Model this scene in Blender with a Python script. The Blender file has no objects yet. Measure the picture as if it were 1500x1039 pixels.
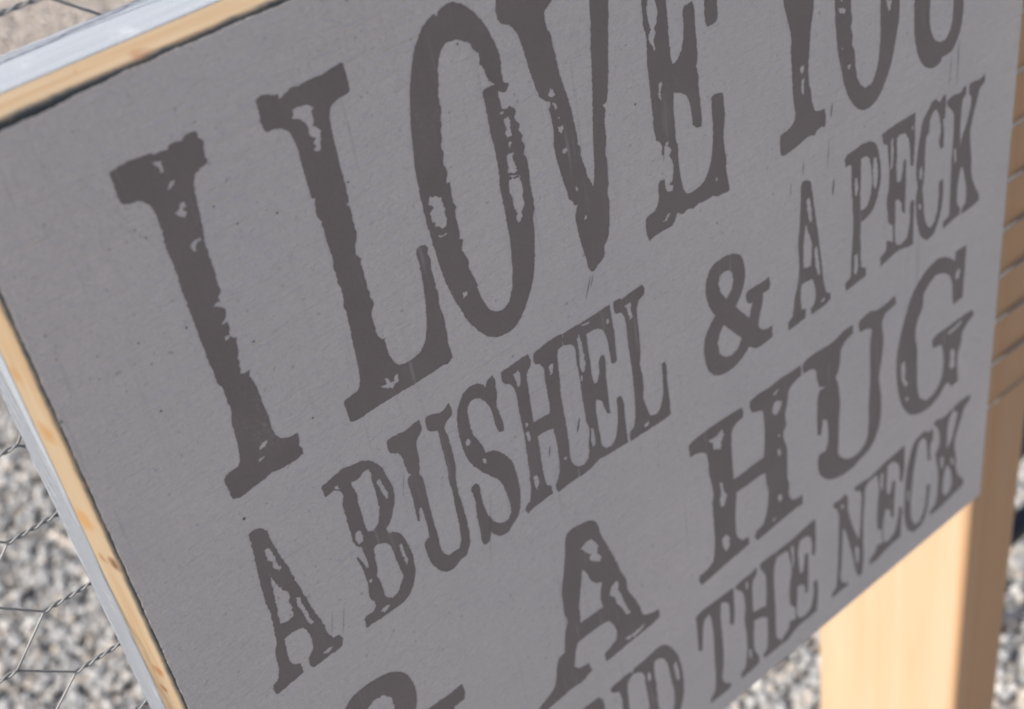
import bpy, bmesh, math, random
import numpy as np
from mathutils import Vector, Matrix
from mathutils.geometry import tessellate_polygon

scene = bpy.context.scene
R = math.radians
# ------------------------------------------------------------------ camera
# World: x runs along the sign to its right, y goes through the sign to its back,
# z is up, gravel at z = 0.  All lengths are metres.
CAM_Z = 0.85
CORNER = Vector((0.04209, 0.0, CAM_Z - 0.09709))     # upper left corner of the sign face
cam_data = bpy.data.cameras.new('camera')
cam = bpy.data.objects.new('camera', cam_data)
scene.collection.objects.link(cam)
M3 = Matrix(((0.764184, 0.475565, -0.435729),
             (-0.629341, 0.401825, -0.665181),
             (-0.14125, 0.782544, 0.606361)))
M3 = M3.to_quaternion().to_matrix().to_4x4()
M3.translation = (0.0, -0.22159, CAM_Z)
cam.matrix_world = M3
cam_data.sensor_fit = 'HORIZONTAL'
cam_data.sensor_width = 36.0
cam_data.lens = 48.85
cam_data.clip_start = 0.01
cam_data.clip_end = 200.0
cam_data.dof.use_dof = True
cam_data.dof.focus_distance = 0.32
cam_data.dof.aperture_fstop = 15.5
scene.camera = cam

# ------------------------------------------------------------------ light
TO_SUN = Vector((-0.66, 0.08, 0.72)).normalized()
world = bpy.data.worlds.new('World')
scene.world = world
world.use_nodes = True
wn = world.node_tree
sky = wn.nodes.new('ShaderNodeTexSky')
sky.sky_type = 'NISHITA'
sky.sun_disc = False
sky.air_density = 1.0
sky.dust_density = 4.0
sky.ozone_density = 0.6
sky.sun_elevation = math.asin(TO_SUN.z)
sky.sun_rotation = math.atan2(TO_SUN.x, TO_SUN.y)
bg = wn.nodes['Background']
wn.links.new(sky.outputs[0], bg.inputs[0])
bg.inputs[1].default_value = 0.11
sun_d = bpy.data.lights.new('sun', 'SUN')
sun_d.energy = 4.2
sun_d.angle = R(0.5)
sun_d.color = (1.0, 0.95, 0.87)
sun = bpy.data.objects.new('sun', sun_d)
scene.collection.objects.link(sun)
sun.rotation_euler = TO_SUN.to_track_quat('Z', 'Y').to_euler()
sun.location = (-1.5, 1.0, 3.0)
vs = scene.view_settings
vs.view_transform = 'Standard'
vs.look = 'None'
vs.gamma = 1.0
vs.use_curve_mapping = False
vs.exposure = 0.45
scene.render.resolution_x = 1024
scene.render.resolution_y = 709
scene.cycles.filter_width = 1.9        # phone-lens softness

# ------------------------------------------------------------------ helpers
rng = np.random.default_rng(7)
random.seed(11)

def link(o, parent=None):
    scene.collection.objects.link(o)
    if parent is not None:
        o.parent = parent
    return o

def tag(o, label=None, category=None, group=None, kind=None):
    for k, v in (('label', label), ('category', category), ('group', group), ('kind', kind)):
        if v:
            o[k] = v
    return o

def mesh_obj(name, verts, faces, mat, parent=None, smooth=False):
    me = bpy.data.meshes.new(name)
    me.from_pydata([tuple(v) for v in verts], [], [tuple(f) for f in faces])
    me.materials.append(mat)
    if smooth:
        me.polygons.foreach_set('use_smooth', [True] * len(me.polygons))
    me.update()
    return link(bpy.data.objects.new(name, me), parent)

def bevelled_hexa(name, c, mat, parent=None, bevel=0.001, seg=2):
    """c: eight corners, bottom ring then top ring (each counter-clockwise)."""
    bm = bmesh.new()
    vs_ = [bm.verts.new(p) for p in c]
    for f in ((3, 2, 1, 0), (4, 5, 6, 7), (0, 1, 5, 4), (1, 2, 6, 5), (2, 3, 7, 6), (3, 0, 4, 7)):
        bm.faces.new([vs_[i] for i in f])
    bmesh.ops.recalc_face_normals(bm, faces=bm.faces)
    if bevel:
        bmesh.ops.bevel(bm, geom=bm.edges[:], offset=bevel, segments=seg, profile=0.5, affect='EDGES')
    me = bpy.data.meshes.new(name)
    bm.to_mesh(me)
    bm.free()
    me.materials.append(mat)
    return link(bpy.data.objects.new(name, me), parent)

def box(name, x0, x1, y0, y1, z0, z1, mat, parent=None, bevel=0.001, seg=2):
    return bevelled_hexa(name, [(x0, y0, z0), (x1, y0, z0), (x1, y1, z0), (x0, y1, z0),
                                (x0, y0, z1), (x1, y0, z1), (x1, y1, z1), (x0, y1, z1)], mat, parent, bevel, seg)

class NT:
    """small node-tree writer"""
    def __init__(self, name):
        self.m = bpy.data.materials.new(name)
        self.m.use_nodes = True
        self.t = self.m.node_tree
        self.b = self.t.nodes['Principled BSDF']
        self.geo = self.t.nodes.new('ShaderNodeNewGeometry')
    def n(self, typ, **kw):
        o = self.t.nodes.new(typ)
        for k, v in kw.items():
            setattr(o, k, v)
        return o
    def l(self, a, b):
        self.t.links.new(a, b)
    def coords(self, scale, rot=(0, 0, 0), loc=(0, 0, 0)):
        mp = self.n('ShaderNodeMapping')
        mp.inputs['Scale'].default_value = scale
        mp.inputs['Rotation'].default_value = rot
        mp.inputs['Location'].default_value = loc
        self.l(self.geo.outputs['Position'], mp.inputs['Vector'])
        return mp.outputs[0]
    def noise(self, scale=(1, 1, 1), detail=4, rough=0.55, dist=0.0, **kw):
        nz = self.n('ShaderNodeTexNoise')
        nz.inputs['Scale'].default_value = 1.0
        nz.inputs['Detail'].default_value = detail
        nz.inputs['Roughness'].default_value = rough
        nz.inputs['Distortion'].default_value = dist
        self.l(self.coords(scale, **kw), nz.inputs['Vector'])
        return nz.outputs['Fac']
    def ramp(self, fac, *stops):
        r = self.n('ShaderNodeValToRGB')
        el = r.color_ramp.elements
        while len(el) < len(stops):
            el.new(0.5)
        for e, (p, c) in zip(el, stops):
            e.position = p
            e.color = (c, c, c, 1) if isinstance(c, (int, float)) else (*c, 1)
        self.l(fac, r.inputs[0])
        return r.outputs[0]
    def mix(self, fac, a, b, mode='MIX'):
        m = self.n('ShaderNodeMix', data_type='RGBA', blend_type=mode)
        for sock, v in ((m.inputs[0], fac), (m.inputs[6], a), (m.inputs[7], b)):
            if isinstance(v, bpy.types.NodeSocket):
                self.l(v, sock)
            elif isinstance(v, (int, float)):
                sock.default_value = v
            else:
                sock.default_value = (*v, 1)
        return m.outputs[2]
    def math(self, op, a, b=None, clamp=False):
        m = self.n('ShaderNodeMath', operation=op)
        m.use_clamp = clamp
        for s, v in ((m.inputs[0], a), (m.inputs[1], b)):
            if v is None:
                continue
            if isinstance(v, bpy.types.NodeSocket):
                self.l(v, s)
            else:
                s.default_value = v
        return m.outputs[0]
    def xyz(self):
        s = self.n('ShaderNodeSeparateXYZ')
        self.l(self.geo.outputs['Position'], s.inputs[0])
        return s.outputs
    def bump(self, height, strength, distance):
        b = self.n('ShaderNodeBump')
        b.inputs['Strength'].default_value = strength
        b.inputs['Distance'].default_value = distance
        self.l(height, b.inputs['Height'])
        self.l(b.outputs[0], self.b.inputs['Normal'])
    def finish(self, color, rough=0.6, spec=0.4):
        for sock, v in ((self.b.inputs['Base Color'], color), (self.b.inputs['Roughness'], rough),
                        (self.b.inputs['Specular IOR Level'], spec)):
            if isinstance(v, bpy.types.NodeSocket):
                self.l(v, sock)
            elif isinstance(v, (int, float)):
                sock.default_value = v
            else:
                sock.default_value = (*v, 1)
        return self.m

# ------------------------------------------------------------------ materials
def mat_face():
    t = NT('pale_grey_paint')
    grain = t.noise((60, 60, 900), 5, 0.6)                  # faint brush grain along the sign
    mott = t.noise((28, 28, 28), 5, 0.6)
    fine = t.noise((1500, 1500, 1500), 3, 0.7)
    c = t.mix(t.ramp(mott, (0.3, 0.0), (0.7, 1.0)), (0.70, 0.635, 0.608), (0.77, 0.705, 0.672))
    c = t.mix(t.math('MULTIPLY', t.ramp(grain, (0.35, 0.0), (0.75, 1.0)), 0.38), c, (0.52, 0.50, 0.495))
    c = t.mix(t.math('MULTIPLY', t.ramp(fine, (0.3, 0.0), (0.7, 1.0)), 0.26), c, (0.48, 0.455, 0.45))
    peel = t.noise((4200, 4200, 4200), 2, 0.6)
    c = t.mix(t.math('MULTIPLY', t.ramp(peel, (0.35, 0.0), (0.65, 1.0)), 0.36), c, (0.52, 0.485, 0.48))
    blot = t.noise((9, 9, 9), 4, 0.6)
    c = t.mix(t.math('MULTIPLY', t.ramp(blot, (0.4, 0.0), (0.7, 1.0)), 0.45), c, (0.53, 0.525, 0.54))
    speck = t.noise((560, 560, 560), 2, 0.5)
    c = t.mix(t.math('MULTIPLY', t.ramp(speck, (0.67, 0.0), (0.74, 1.0)), 0.55), c, (0.26, 0.25, 0.25))
    streak = t.noise((520, 520, 14), 3, 0.6)                # hairline smears down the sign
    area = t.noise((16, 16, 12), 2, 0.5)
    sm = t.math('MULTIPLY', t.ramp(streak, (0.60, 0.0), (0.72, 1.0)), t.ramp(area, (0.46, 0.0), (0.6, 1.0)))
    c = t.mix(t.math('MULTIPLY', sm, 0.42), c, (0.34, 0.335, 0.345))
    h = t.math('ADD', t.noise((330, 330, 420), 5, 0.65), t.math('MULTIPLY', grain, 0.8))
    t.bump(h, 0.9, 0.0013)
    return t.finish(c, t.ramp(fine, (0.3, 0.40), (0.7, 0.56)), 0.5)

def mat_ink():
    t = NT('worn_grey_print')
    mott = t.noise((40, 40, 40), 5, 0.6)
    fine = t.noise((1500, 1500, 1500), 3, 0.7)
    c = t.mix(t.ramp(mott, (0.3, 0.0), (0.7, 1.0)), (0.162, 0.138, 0.133), (0.198, 0.170, 0.164))
    c = t.mix(t.math('MULTIPLY', t.ramp(fine, (0.3, 0.0), (0.7, 1.0)), 0.28), c, (0.24, 0.20, 0.19))
    streak = t.noise((480, 480, 30), 3, 0.6)
    area = t.noise((30, 30, 25), 2, 0.5)
    sm = t.math('MULTIPLY', t.ramp(streak, (0.60, 0.0), (0.68, 1.0)), t.ramp(area, (0.48, 0.0), (0.6, 1.0)))
    c = t.mix(t.math('MULTIPLY', sm, 0.5), c, (0.36, 0.35, 0.35))
    fl = t.noise((1100, 1100, 800), 4, 0.75)                # grains of print missing in worn patches
    wa = t.noise((55, 55, 38), 4, 0.65)
    fk = t.math('MULTIPLY', t.ramp(fl, (0.52, 0.0), (0.60, 1.0)), t.ramp(wa, (0.60, 0.0), (0.74, 1.0)))
    c = t.mix(t.math('MULTIPLY', fk, 0.3), c, (0.48, 0.44, 0.43))
    t.bump(t.noise((700, 700, 900), 4, 0.65), 0.5, 0.0006)
    return t.finish(c, 0.5, 0.45)

def pine(name, grain_scale, light, dark, knot=None, edge_y=None, rough=0.6, contrast=1.0, knots=(), heart=None):
    t = NT(name)
    g = t.noise(grain_scale, 5, 0.55, 0.6)
    fib = t.noise(tuple(s * 6 for s in grain_scale), 4, 0.7)
    c = t.mix(t.math('MULTIPLY', t.ramp(g, (0.42, 0.0), (0.66, 1.0)), contrast), light, dark)
    c = t.mix(t.math('MULTIPLY', t.ramp(fib, (0.3, 0.0), (0.75, 1.0)), 0.22), c, tuple(v * 0.72 for v in light))
    if knot:
        k = t.noise((55, 55, 55), 3, 0.5)
        c = t.mix(t.ramp(k, (0.66, 0.0), (0.72, 0.85)), c, knot)
    for kx, ky, kz, kr, kc in knots:                         # single knots and resin stains
        vm = t.n('ShaderNodeVectorMath', operation='DISTANCE')
        wv = t.n('ShaderNodeVectorMath', operation='MULTIPLY_ADD')
        nz = t.n('ShaderNodeTexNoise')
        nz.inputs['Scale'].default_value = 600.0
        t.l(t.geo.outputs['Position'], nz.inputs['Vector'])
        t.l(nz.outputs['Color'], wv.inputs[0])
        wv.inputs[1].default_value = (0.0016, 0.0030, 0.0016)
        t.l(t.geo.outputs['Position'], wv.inputs[2])
        t.l(wv.outputs[0], vm.inputs[0])
        vm.inputs[1].default_value = (kx + 0.0008, ky + 0.0015, kz + 0.0008)
        mr = t.n('ShaderNodeMapRange')
        mr.inputs[1].default_value = kr * 0.35
        mr.inputs[2].default_value = kr
        mr.inputs[3].default_value = 0.85
        mr.inputs[4].default_value = 0.0
        t.l(vm.outputs['Value'], mr.inputs[0])
        c = t.mix(mr.outputs[0], c, kc)
    if heart:
        # redder heartwood along the front edge of the stud
        hc, hy0, hy1 = heart
        hn = t.math('MULTIPLY', t.math('SUBTRACT', t.noise((60, 60, 4), 4, 0.6), 0.5), 0.012)
        hm = t.n('ShaderNodeMapRange')
        hm.inputs[1].default_value = hy0
        hm.inputs[2].default_value = hy1
        hm.inputs[3].default_value = 1.0
        hm.inputs[4].default_value = 0.0
        t.l(t.math('ADD', t.xyz()[1], hn), hm.inputs[0])
        str_ = t.ramp(t.noise((210, 210, 3), 4, 0.6), (0.3, 0.55), (0.7, 1.0))
        c = t.mix(t.math('MULTIPLY', hm.outputs[0], str_), c, hc)
    if edge_y is not None:
        # soot-dark paint worked over the front arris, wearing off raggedly towards the back
        e0, e1 = edge_y
        y = t.xyz()[1]
        wob = t.math('MULTIPLY', t.math('SUBTRACT', t.noise((170, 170, 170), 6, 0.72), 0.5), 0.0026)
        d = t.math('ADD', y, wob)
        f = t.n('ShaderNodeMapRange')
        f.inputs[1].default_value = e0
        f.inputs[2].default_value = e1
        f.inputs[3].default_value = 1.0
        f.inputs[4].default_value = 0.0
        t.l(d, f.inputs[0])
        c = t.mix(f.outputs[0], c, (0.040, 0.046, 0.052))
    t.bump(t.math('ADD', fib, g), 0.2, 0.0004)
    return t.finish(c, rough, 0.3)

def mat_whitewash(name, grain_scale):
    t = NT(name)
    g = t.noise(grain_scale, 4, 0.5, 0.0)
    fib = t.noise(tuple(s * 5 for s in grain_scale), 4, 0.7)
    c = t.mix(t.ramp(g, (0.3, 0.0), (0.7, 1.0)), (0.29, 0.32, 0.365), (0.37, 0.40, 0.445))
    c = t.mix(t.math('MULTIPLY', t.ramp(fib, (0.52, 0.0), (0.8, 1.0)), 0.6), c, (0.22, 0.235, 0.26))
    wear = t.noise((90, 90, 90), 5, 0.7)
    c = t.mix(t.math('MULTIPLY', t.ramp(wear, (0.6, 0.0), (0.72, 1.0)), 0.35), c, (0.60, 0.62, 0.64))
    t.bump(t.math('ADD', t.noise((1400, 1400, 1400), 4, 0.7), fib), 0.4, 0.0005)
    return t.finish(c, 0.55, 0.35)

def mat_wire():
    t = NT('galvanised_wire')
    n = t.noise((900, 900, 900), 3, 0.6)
    c = t.mix(n, (0.15, 0.153, 0.158), (0.31, 0.315, 0.32))
    t.b.inputs['Metallic'].default_value = 0.2
    return t.finish(c, t.ramp(n, (0.3, 0.42), (0.7, 0.6)), 0.4)

def mat_stone():
    t = NT('gravel_stone')
    a = t.n('ShaderNodeAttribute')
    a.attribute_name = 'stone_colour'
    n = t.noise((260, 260, 260), 4, 0.65)
    c = t.mix(t.ramp(n, (0.3, 0.0), (0.7, 0.35)), a.outputs['Color'], (0.10, 0.10, 0.10), 'MIX')
    t.bump(n, 0.5, 0.002)
    return t.finish(c, 0.75, 0.35)

def mat_ground():
    t = NT('gravel_bed')
    v = t.n('ShaderNodeTexVoronoi')
    v.inputs['Scale'].default_value = 85.0
    t.l(t.geo.outputs['Position'], v.inputs['Vector'])
    s = t.n('ShaderNodeSeparateColor')
    t.l(v.outputs['Color'], s.inputs[0])
    c = t.ramp(s.outputs[0], (0.0, (0.10, 0.10, 0.11)), (0.45, (0.24, 0.24, 0.245)), (0.8, (0.36, 0.32, 0.28)), (1.0, (0.55, 0.53, 0.50)))
    t.bump(t.math('SUBTRACT', 1.0, v.outputs['Distance']), 1.0, 0.006)
    return t.finish(c, 0.85, 0.3)

def mat_dark(name, c):
    t = NT(name)
    n = t.noise((120, 120, 120), 4, 0.6)
    return t.finish(t.mix(n, c, tuple(x * 1.8 for x in c)), 0.5, 0.4)

MAT_FACE = mat_face()
MAT_INK = mat_ink()
MAT_PINE_EDGE = pine('pine_edge', (16, 230, 16), (0.37, 0.285, 0.19), (0.30, 0.185, 0.09), (0.24, 0.11, 0.05), (0.0002, 0.0021), contrast=0.62,
                     knots=[(CORNER.x - 0.001, 0.0026, CORNER.z - 0.0985, 0.0026, (0.10, 0.03, 0.012)),
                            (CORNER.x - 0.001, 0.0070, CORNER.z - 0.0990, 0.0018, (0.26, 0.12, 0.045)),
                            (CORNER.x - 0.001, 0.0050, CORNER.z - 0.134, 0.0022, (0.28, 0.12, 0.04)),
                            (CORNER.x - 0.001, 0.0062, CORNER.z - 0.141, 0.0016, (0.22, 0.08, 0.03)),
                            (CORNER.x - 0.001, 0.0060, CORNER.z - 0.064, 0.0034, (0.34, 0.19, 0.08)),
                            (CORNER.x - 0.001, 0.0080, CORNER.z - 0.050, 0.0028, (0.34, 0.20, 0.09)),
                            (CORNER.x - 0.001, 0.0075, CORNER.z - 0.088, 0.0040, (0.37, 0.20, 0.07))])
MAT_PINE_POST = pine('pine_post', (70, 70, 3.2), (0.575, 0.425, 0.285), (0.53, 0.37, 0.225), None, rough=0.55, contrast=0.7, heart=((0.52, 0.29, 0.145), 0.0305, 0.0345))
MAT_WASH_H = mat_whitewash('whitewash_horizontal', (3, 160, 160))
MAT_WASH_V = mat_whitewash('whitewash_vertical', (160, 160, 6))
MAT_WIRE = mat_wire()
MAT_STONE = mat_stone()
MAT_GROUND = mat_ground()
MAT_BLACK = mat_dark('black_painted_metal', (0.012, 0.014, 0.018))
MAT_NAVY = mat_dark('dark_navy_board', (0.02, 0.026, 0.038))
MAT_SCUFF = mat_dark('black_scuff', (0.05, 0.05, 0.055))

# lettering, millimetres on the sign face from its upper left corner: outline, then the worn-through holes
LETTERS = [
('I', "25.9,17.0 26.9,16.7 28.5,16.5 30.6,16.5 33.6,16.8 34.2,16.9 34.6,17.4 35.6,17.4 37.5,17.7 38.0,16.9 39.2,16.9 40.5,17.3 41.4,16.7 42.4,16.4 43.8,16.7 43.8,17.9 44.4,18.9 44.2,20.5 44.0,22.3 44.4,23.1 43.9,23.5 42.3,24.0 41.0,24.6 40.4,25.6 40.1,27.4 39.8,29.5 39.6,31.6 39.4,33.4 39.4,34.6 39.2,35.6 38.9,37.4 38.7,38.5 38.7,40.9 38.7,42.8 38.8,44.5 38.7,46.5 38.5,48.2 38.7,49.3 38.4,50.5 37.8,50.8 37.9,51.9 36.9,51.8 36.2,52.4 37.4,53.0 38.4,54.1 38.2,55.5 37.7,56.2 36.7,56.7 36.7,57.1 38.1,57.1 37.9,58.9 37.5,60.2 36.5,59.9 36.4,61.0 37.5,60.4 38.7,61.4 38.4,63.1 38.2,64.9 37.5,66.0 37.8,67.1 37.3,68.2 37.6,68.7 37.0,69.7 37.7,70.2 39.4,70.1 38.8,71.6 39.1,72.7 39.5,74.5 39.6,76.4 39.7,78.8 39.8,81.2 40.0,83.7 39.9,86.1 40.2,88.2 41.0,89.9 42.4,90.9 43.9,91.1 45.1,91.2 45.0,93.1 44.5,94.5 44.9,95.3 44.9,97.0 44.8,97.2 43.2,97.6 40.9,97.6 38.7,97.6 36.7,97.0 34.8,97.6 32.3,97.8 29.8,98.3 28.1,98.3 26.8,97.9 26.6,97.0 26.5,94.4 26.4,91.9 26.9,91.2 28.2,90.9 29.7,90.8 30.8,89.8 31.2,88.4 31.6,85.7 31.8,83.5 31.9,81.2 32.0,79.4 32.3,78.4 32.6,77.7 32.8,76.2 32.5,75.1 32.6,73.3 32.6,71.7 32.5,70.5 31.9,69.3 31.9,67.5 31.8,65.0 31.6,62.5 31.6,59.4 31.5,56.8 31.5,53.9 31.4,50.5 31.4,47.6 31.3,46.3 31.4,42.4 31.4,39.3 31.2,36.4 31.4,33.1 31.5,30.1 31.4,28.4 31.1,26.7 30.4,25.5 29.5,24.6 28.0,24.2 26.4,23.9 26.1,23.4 25.9,21.8 25.9,19.6",
 ["33.9,18.4 35.0,18.8 35.7,18.8 35.4,19.8 35.6,21.0 35.3,21.5 34.7,21.0 34.8,20.0 34.3,19.4", "35.6,24.0 36.4,23.7 37.1,23.9 36.5,24.5 35.7,25.2 35.3,25.0", "35.2,30.1 36.1,29.5 36.7,28.7 37.4,28.7 37.5,29.8 36.7,29.9 36.9,30.8 37.4,31.2 36.5,31.6 35.4,30.9", "35.7,37.8 36.5,37.1 37.7,37.0 38.6,37.6 37.9,37.8 37.1,37.8 36.6,38.3 36.5,39.5 36.1,39.2", "35.6,89.7 36.8,88.6 38.3,88.5 37.9,89.3 36.6,89.9", "34.6,92.2 35.4,91.8 36.6,92.0 36.1,92.5 34.9,92.8"]),
('L', "56.8,16.4 57.1,16.1 58.2,15.8 59.1,15.9 60.6,16.8 61.7,17.0 61.5,17.8 62.0,17.9 63.5,17.3 65.0,16.9 66.2,17.3 67.5,17.1 69.8,17.1 72.2,17.2 73.9,16.8 75.1,16.8 76.2,16.5 76.6,17.4 76.7,19.1 76.7,21.4 76.7,22.8 75.8,23.2 74.1,23.4 72.7,23.6 71.8,24.2 71.2,25.5 70.8,28.1 70.7,31.1 70.7,34.2 70.6,36.9 70.7,39.7 70.7,42.1 70.7,44.6 70.7,45.3 69.6,45.7 70.4,46.3 70.5,47.6 70.5,49.0 70.5,50.7 70.5,52.7 70.4,54.0 69.5,55.6 69.1,57.6 70.2,59.3 69.8,60.1 69.9,61.4 69.9,63.7 70.0,65.5 69.6,66.4 70.2,67.8 70.0,68.9 70.6,70.9 70.0,72.0 69.4,72.8 69.3,75.1 69.4,77.4 69.7,79.9 70.9,81.0 70.9,83.6 71.2,86.2 72.2,88.6 73.2,89.6 74.3,90.0 76.7,90.0 78.8,89.3 80.4,87.8 81.6,85.1 82.5,81.3 82.9,77.8 83.3,73.8 83.5,68.9 83.4,66.1 83.4,64.8 83.7,64.2 84.6,63.8 86.0,64.2 86.5,65.1 86.2,66.8 86.6,68.1 86.3,69.5 86.3,72.2 86.4,74.6 86.3,76.4 86.7,77.4 86.3,79.3 86.4,81.7 86.8,84.3 86.6,86.1 86.7,89.1 86.4,91.5 86.6,93.6 86.8,95.7 85.9,96.4 83.1,96.4 80.1,96.6 78.1,96.6 76.1,96.8 73.7,96.7 71.3,96.6 68.4,96.7 65.0,96.8 62.6,96.8 60.2,97.0 58.0,96.7 57.6,95.3 57.6,92.8 57.4,90.9 57.8,90.2 59.7,90.0 61.4,89.8 62.3,88.4 62.9,84.9 63.1,81.2 63.2,78.4 63.3,75.9 63.5,74.7 63.5,73.6 63.5,72.2 63.6,70.8 63.6,69.5 63.4,68.0 63.8,66.5 63.8,64.2 63.5,61.9 63.7,60.7 63.4,58.3 63.7,56.4 63.7,53.8 63.5,51.6 63.5,49.9 63.5,48.3 63.4,46.6 62.9,45.1 63.0,43.6 63.1,42.0 63.3,41.1 62.8,40.5 62.6,38.1 62.6,35.4 62.5,32.6 62.6,30.3 62.4,28.0 62.1,26.2 61.4,24.7 60.3,23.8 58.9,23.3 57.5,23.3 56.9,22.6 56.7,20.9 56.8,18.8",
 ["63.0,22.9 63.7,22.1 63.8,21.2 64.8,21.1 65.7,21.5 66.6,21.6 68.1,22.6 67.4,23.7 67.5,25.6 66.9,26.3 68.0,27.2 68.4,27.9 67.9,29.8 67.2,31.8 66.4,31.7 65.8,31.0 66.6,30.5 66.1,29.7 67.0,28.9 65.8,28.0 65.9,26.2 65.5,24.9 64.9,24.0 63.8,23.3", "67.1,92.3 68.7,92.4 68.4,90.6 69.5,91.0 69.8,92.7 70.8,92.7 71.1,91.5 72.1,91.4 71.9,93.6 70.8,93.7 70.1,94.4 68.8,93.8"]),
('O', "103.8,15.0 105.6,15.9 107.5,17.5 109.2,19.8 110.6,22.2 111.8,25.0 112.7,27.7 113.2,30.0 113.3,32.0 113.2,33.6 113.1,35.9 113.3,36.8 114.6,37.7 114.2,38.4 113.3,39.3 112.2,38.9 111.6,38.1 111.4,39.3 111.6,41.0 111.6,42.6 112.6,43.1 113.6,42.9 115.1,44.0 115.1,45.0 114.5,46.0 115.7,48.0 115.2,49.3 116.0,51.0 115.6,52.0 116.1,53.5 115.7,55.1 116.2,57.1 116.3,59.3 116.1,61.9 116.0,63.6 116.2,66.4 116.1,70.1 115.3,72.5 115.3,74.8 114.9,77.9 114.3,81.4 113.4,85.7 112.4,88.6 110.8,91.7 108.6,95.0 106.4,97.2 103.8,98.3 101.4,98.1 99.2,97.3 97.0,95.5 95.0,92.8 92.9,89.1 91.5,84.9 90.2,80.6 89.1,75.7 88.5,71.7 88.2,67.8 87.8,64.0 87.5,59.4 87.3,55.0 87.3,49.9 87.3,47.8 87.7,43.5 88.1,39.6 88.7,35.5 89.5,31.1 90.6,27.0 91.9,23.4 93.6,20.0 95.1,18.0 96.9,16.5 99.1,15.6 99.8,16.4 100.3,15.5 102.1,14.9",
 ["98.7,24.3 99.6,23.2 101.0,22.6 103.0,22.9 105.2,24.2 106.3,25.0 106.8,26.4 108.0,27.9 108.2,29.3 108.0,30.6 108.8,31.9 109.0,33.6 109.8,35.1 111.0,36.3 109.6,36.2 108.0,36.3 107.5,36.9 107.6,39.6 107.6,42.9 107.7,46.2 108.1,50.2 108.2,54.6 108.1,58.0 107.8,60.5 107.9,64.1 108.0,67.3 108.0,71.4 108.0,75.6 107.6,79.7 107.2,83.3 106.3,87.2 104.8,90.3 103.0,91.3 101.0,90.8 99.3,89.2 98.0,86.4 97.2,83.0 96.9,79.5 96.3,77.3 95.8,75.4 96.1,73.9 95.3,71.4 94.8,70.5 95.6,67.9 94.8,67.2 95.2,65.7 95.0,62.9 95.0,60.6 95.6,59.4 95.1,57.7 95.1,55.5 95.3,53.0 94.2,52.7 95.0,49.9 94.7,48.5 94.5,47.6 95.0,46.2 94.8,44.0 95.5,41.9 95.4,40.6 96.0,39.2 95.9,38.0 96.5,35.8 96.5,33.1 97.2,29.8 97.7,27.0", "89.5,53.5 91.3,54.7 92.4,55.2 92.3,56.5 92.9,58.3 92.4,59.3 92.7,60.6 92.2,62.3 91.0,62.7 90.1,61.4 89.2,61.2 88.9,59.3 88.8,57.5 89.8,56.5 88.9,55.2", "89.1,63.6 90.4,64.1 92.0,64.2 91.7,64.7 90.5,64.6 89.5,64.1", "92.7,80.7 94.1,81.1 94.2,81.8 92.9,82.5", "110.6,43.5 111.2,43.2 112.1,43.3 111.7,44.0", "111.7,45.2 113.0,44.9 113.2,46.3 113.3,47.8 113.3,49.7 112.0,50.0 111.6,48.5 112.0,47.4", "111.7,51.5 112.4,50.8 113.0,51.3 112.3,52.4", "110.8,54.1 111.6,53.6 113.0,53.9 112.3,55.2 112.9,57.1 113.0,58.7 112.1,59.0 110.5,57.9 110.9,55.9", "110.6,58.8 112.0,59.3 113.2,59.8 113.8,60.6 111.9,60.1", "110.4,60.0 111.9,59.8 113.2,59.8 113.6,61.6 113.9,64.0 113.4,65.5 113.8,67.5 112.5,69.1 112.6,70.4 111.3,71.7 110.6,70.3 111.3,69.0 110.6,67.0 110.6,64.5 110.1,63.0"]),
('V', "114.6,18.7 115.0,15.8 121.4,15.6 132.3,15.5 132.6,21.0 129.0,24.3 128.1,24.9 126.7,26.1 126.4,27.2 126.6,29.6 127.3,31.3 127.7,34.4 128.2,39.1 128.8,43.1 129.7,47.3 130.4,51.0 130.8,54.7 131.1,57.9 131.2,60.7 131.6,61.3 131.4,63.4 131.7,65.2 132.3,67.6 132.8,70.0 133.6,72.1 133.9,73.2 134.4,71.8 135.1,67.0 135.3,64.8 135.9,58.8 136.8,52.2 137.5,46.0 138.0,40.0 138.8,34.1 139.2,28.3 139.9,22.2 139.9,19.5 135.6,19.1 135.7,14.9 153.6,14.2 153.7,18.0 146.2,19.9 144.5,30.3 144.0,34.2 143.2,40.0 142.4,46.0 141.5,51.6 140.8,53.9 139.7,54.2 140.2,55.4 139.7,57.9 139.5,60.5 139.6,62.3 139.2,64.4 138.7,66.2 139.0,68.4 138.8,72.0 138.7,74.4 138.2,76.5 138.3,78.5 137.9,82.1 137.2,86.7 136.1,89.6 135.0,90.5 135.0,92.2 134.1,94.0 132.6,94.7 131.0,95.7 130.2,95.6 129.6,94.6 129.1,91.3 128.5,88.0 127.9,84.3 127.6,81.2 127.5,78.7 128.0,76.6 128.9,75.6 127.9,75.4 127.6,74.2 126.4,73.0 126.2,71.0 125.5,67.9 124.9,64.4 124.3,60.0 124.2,56.9 124.5,55.3 124.6,52.8 124.5,50.1 124.3,48.7 124.9,46.9 123.4,45.8 122.1,44.3 121.5,42.0 120.7,38.4 120.0,34.1 119.4,30.6 118.7,28.0 117.8,26.3 116.5,24.9 115.0,24.1 114.1,22.3",
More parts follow.
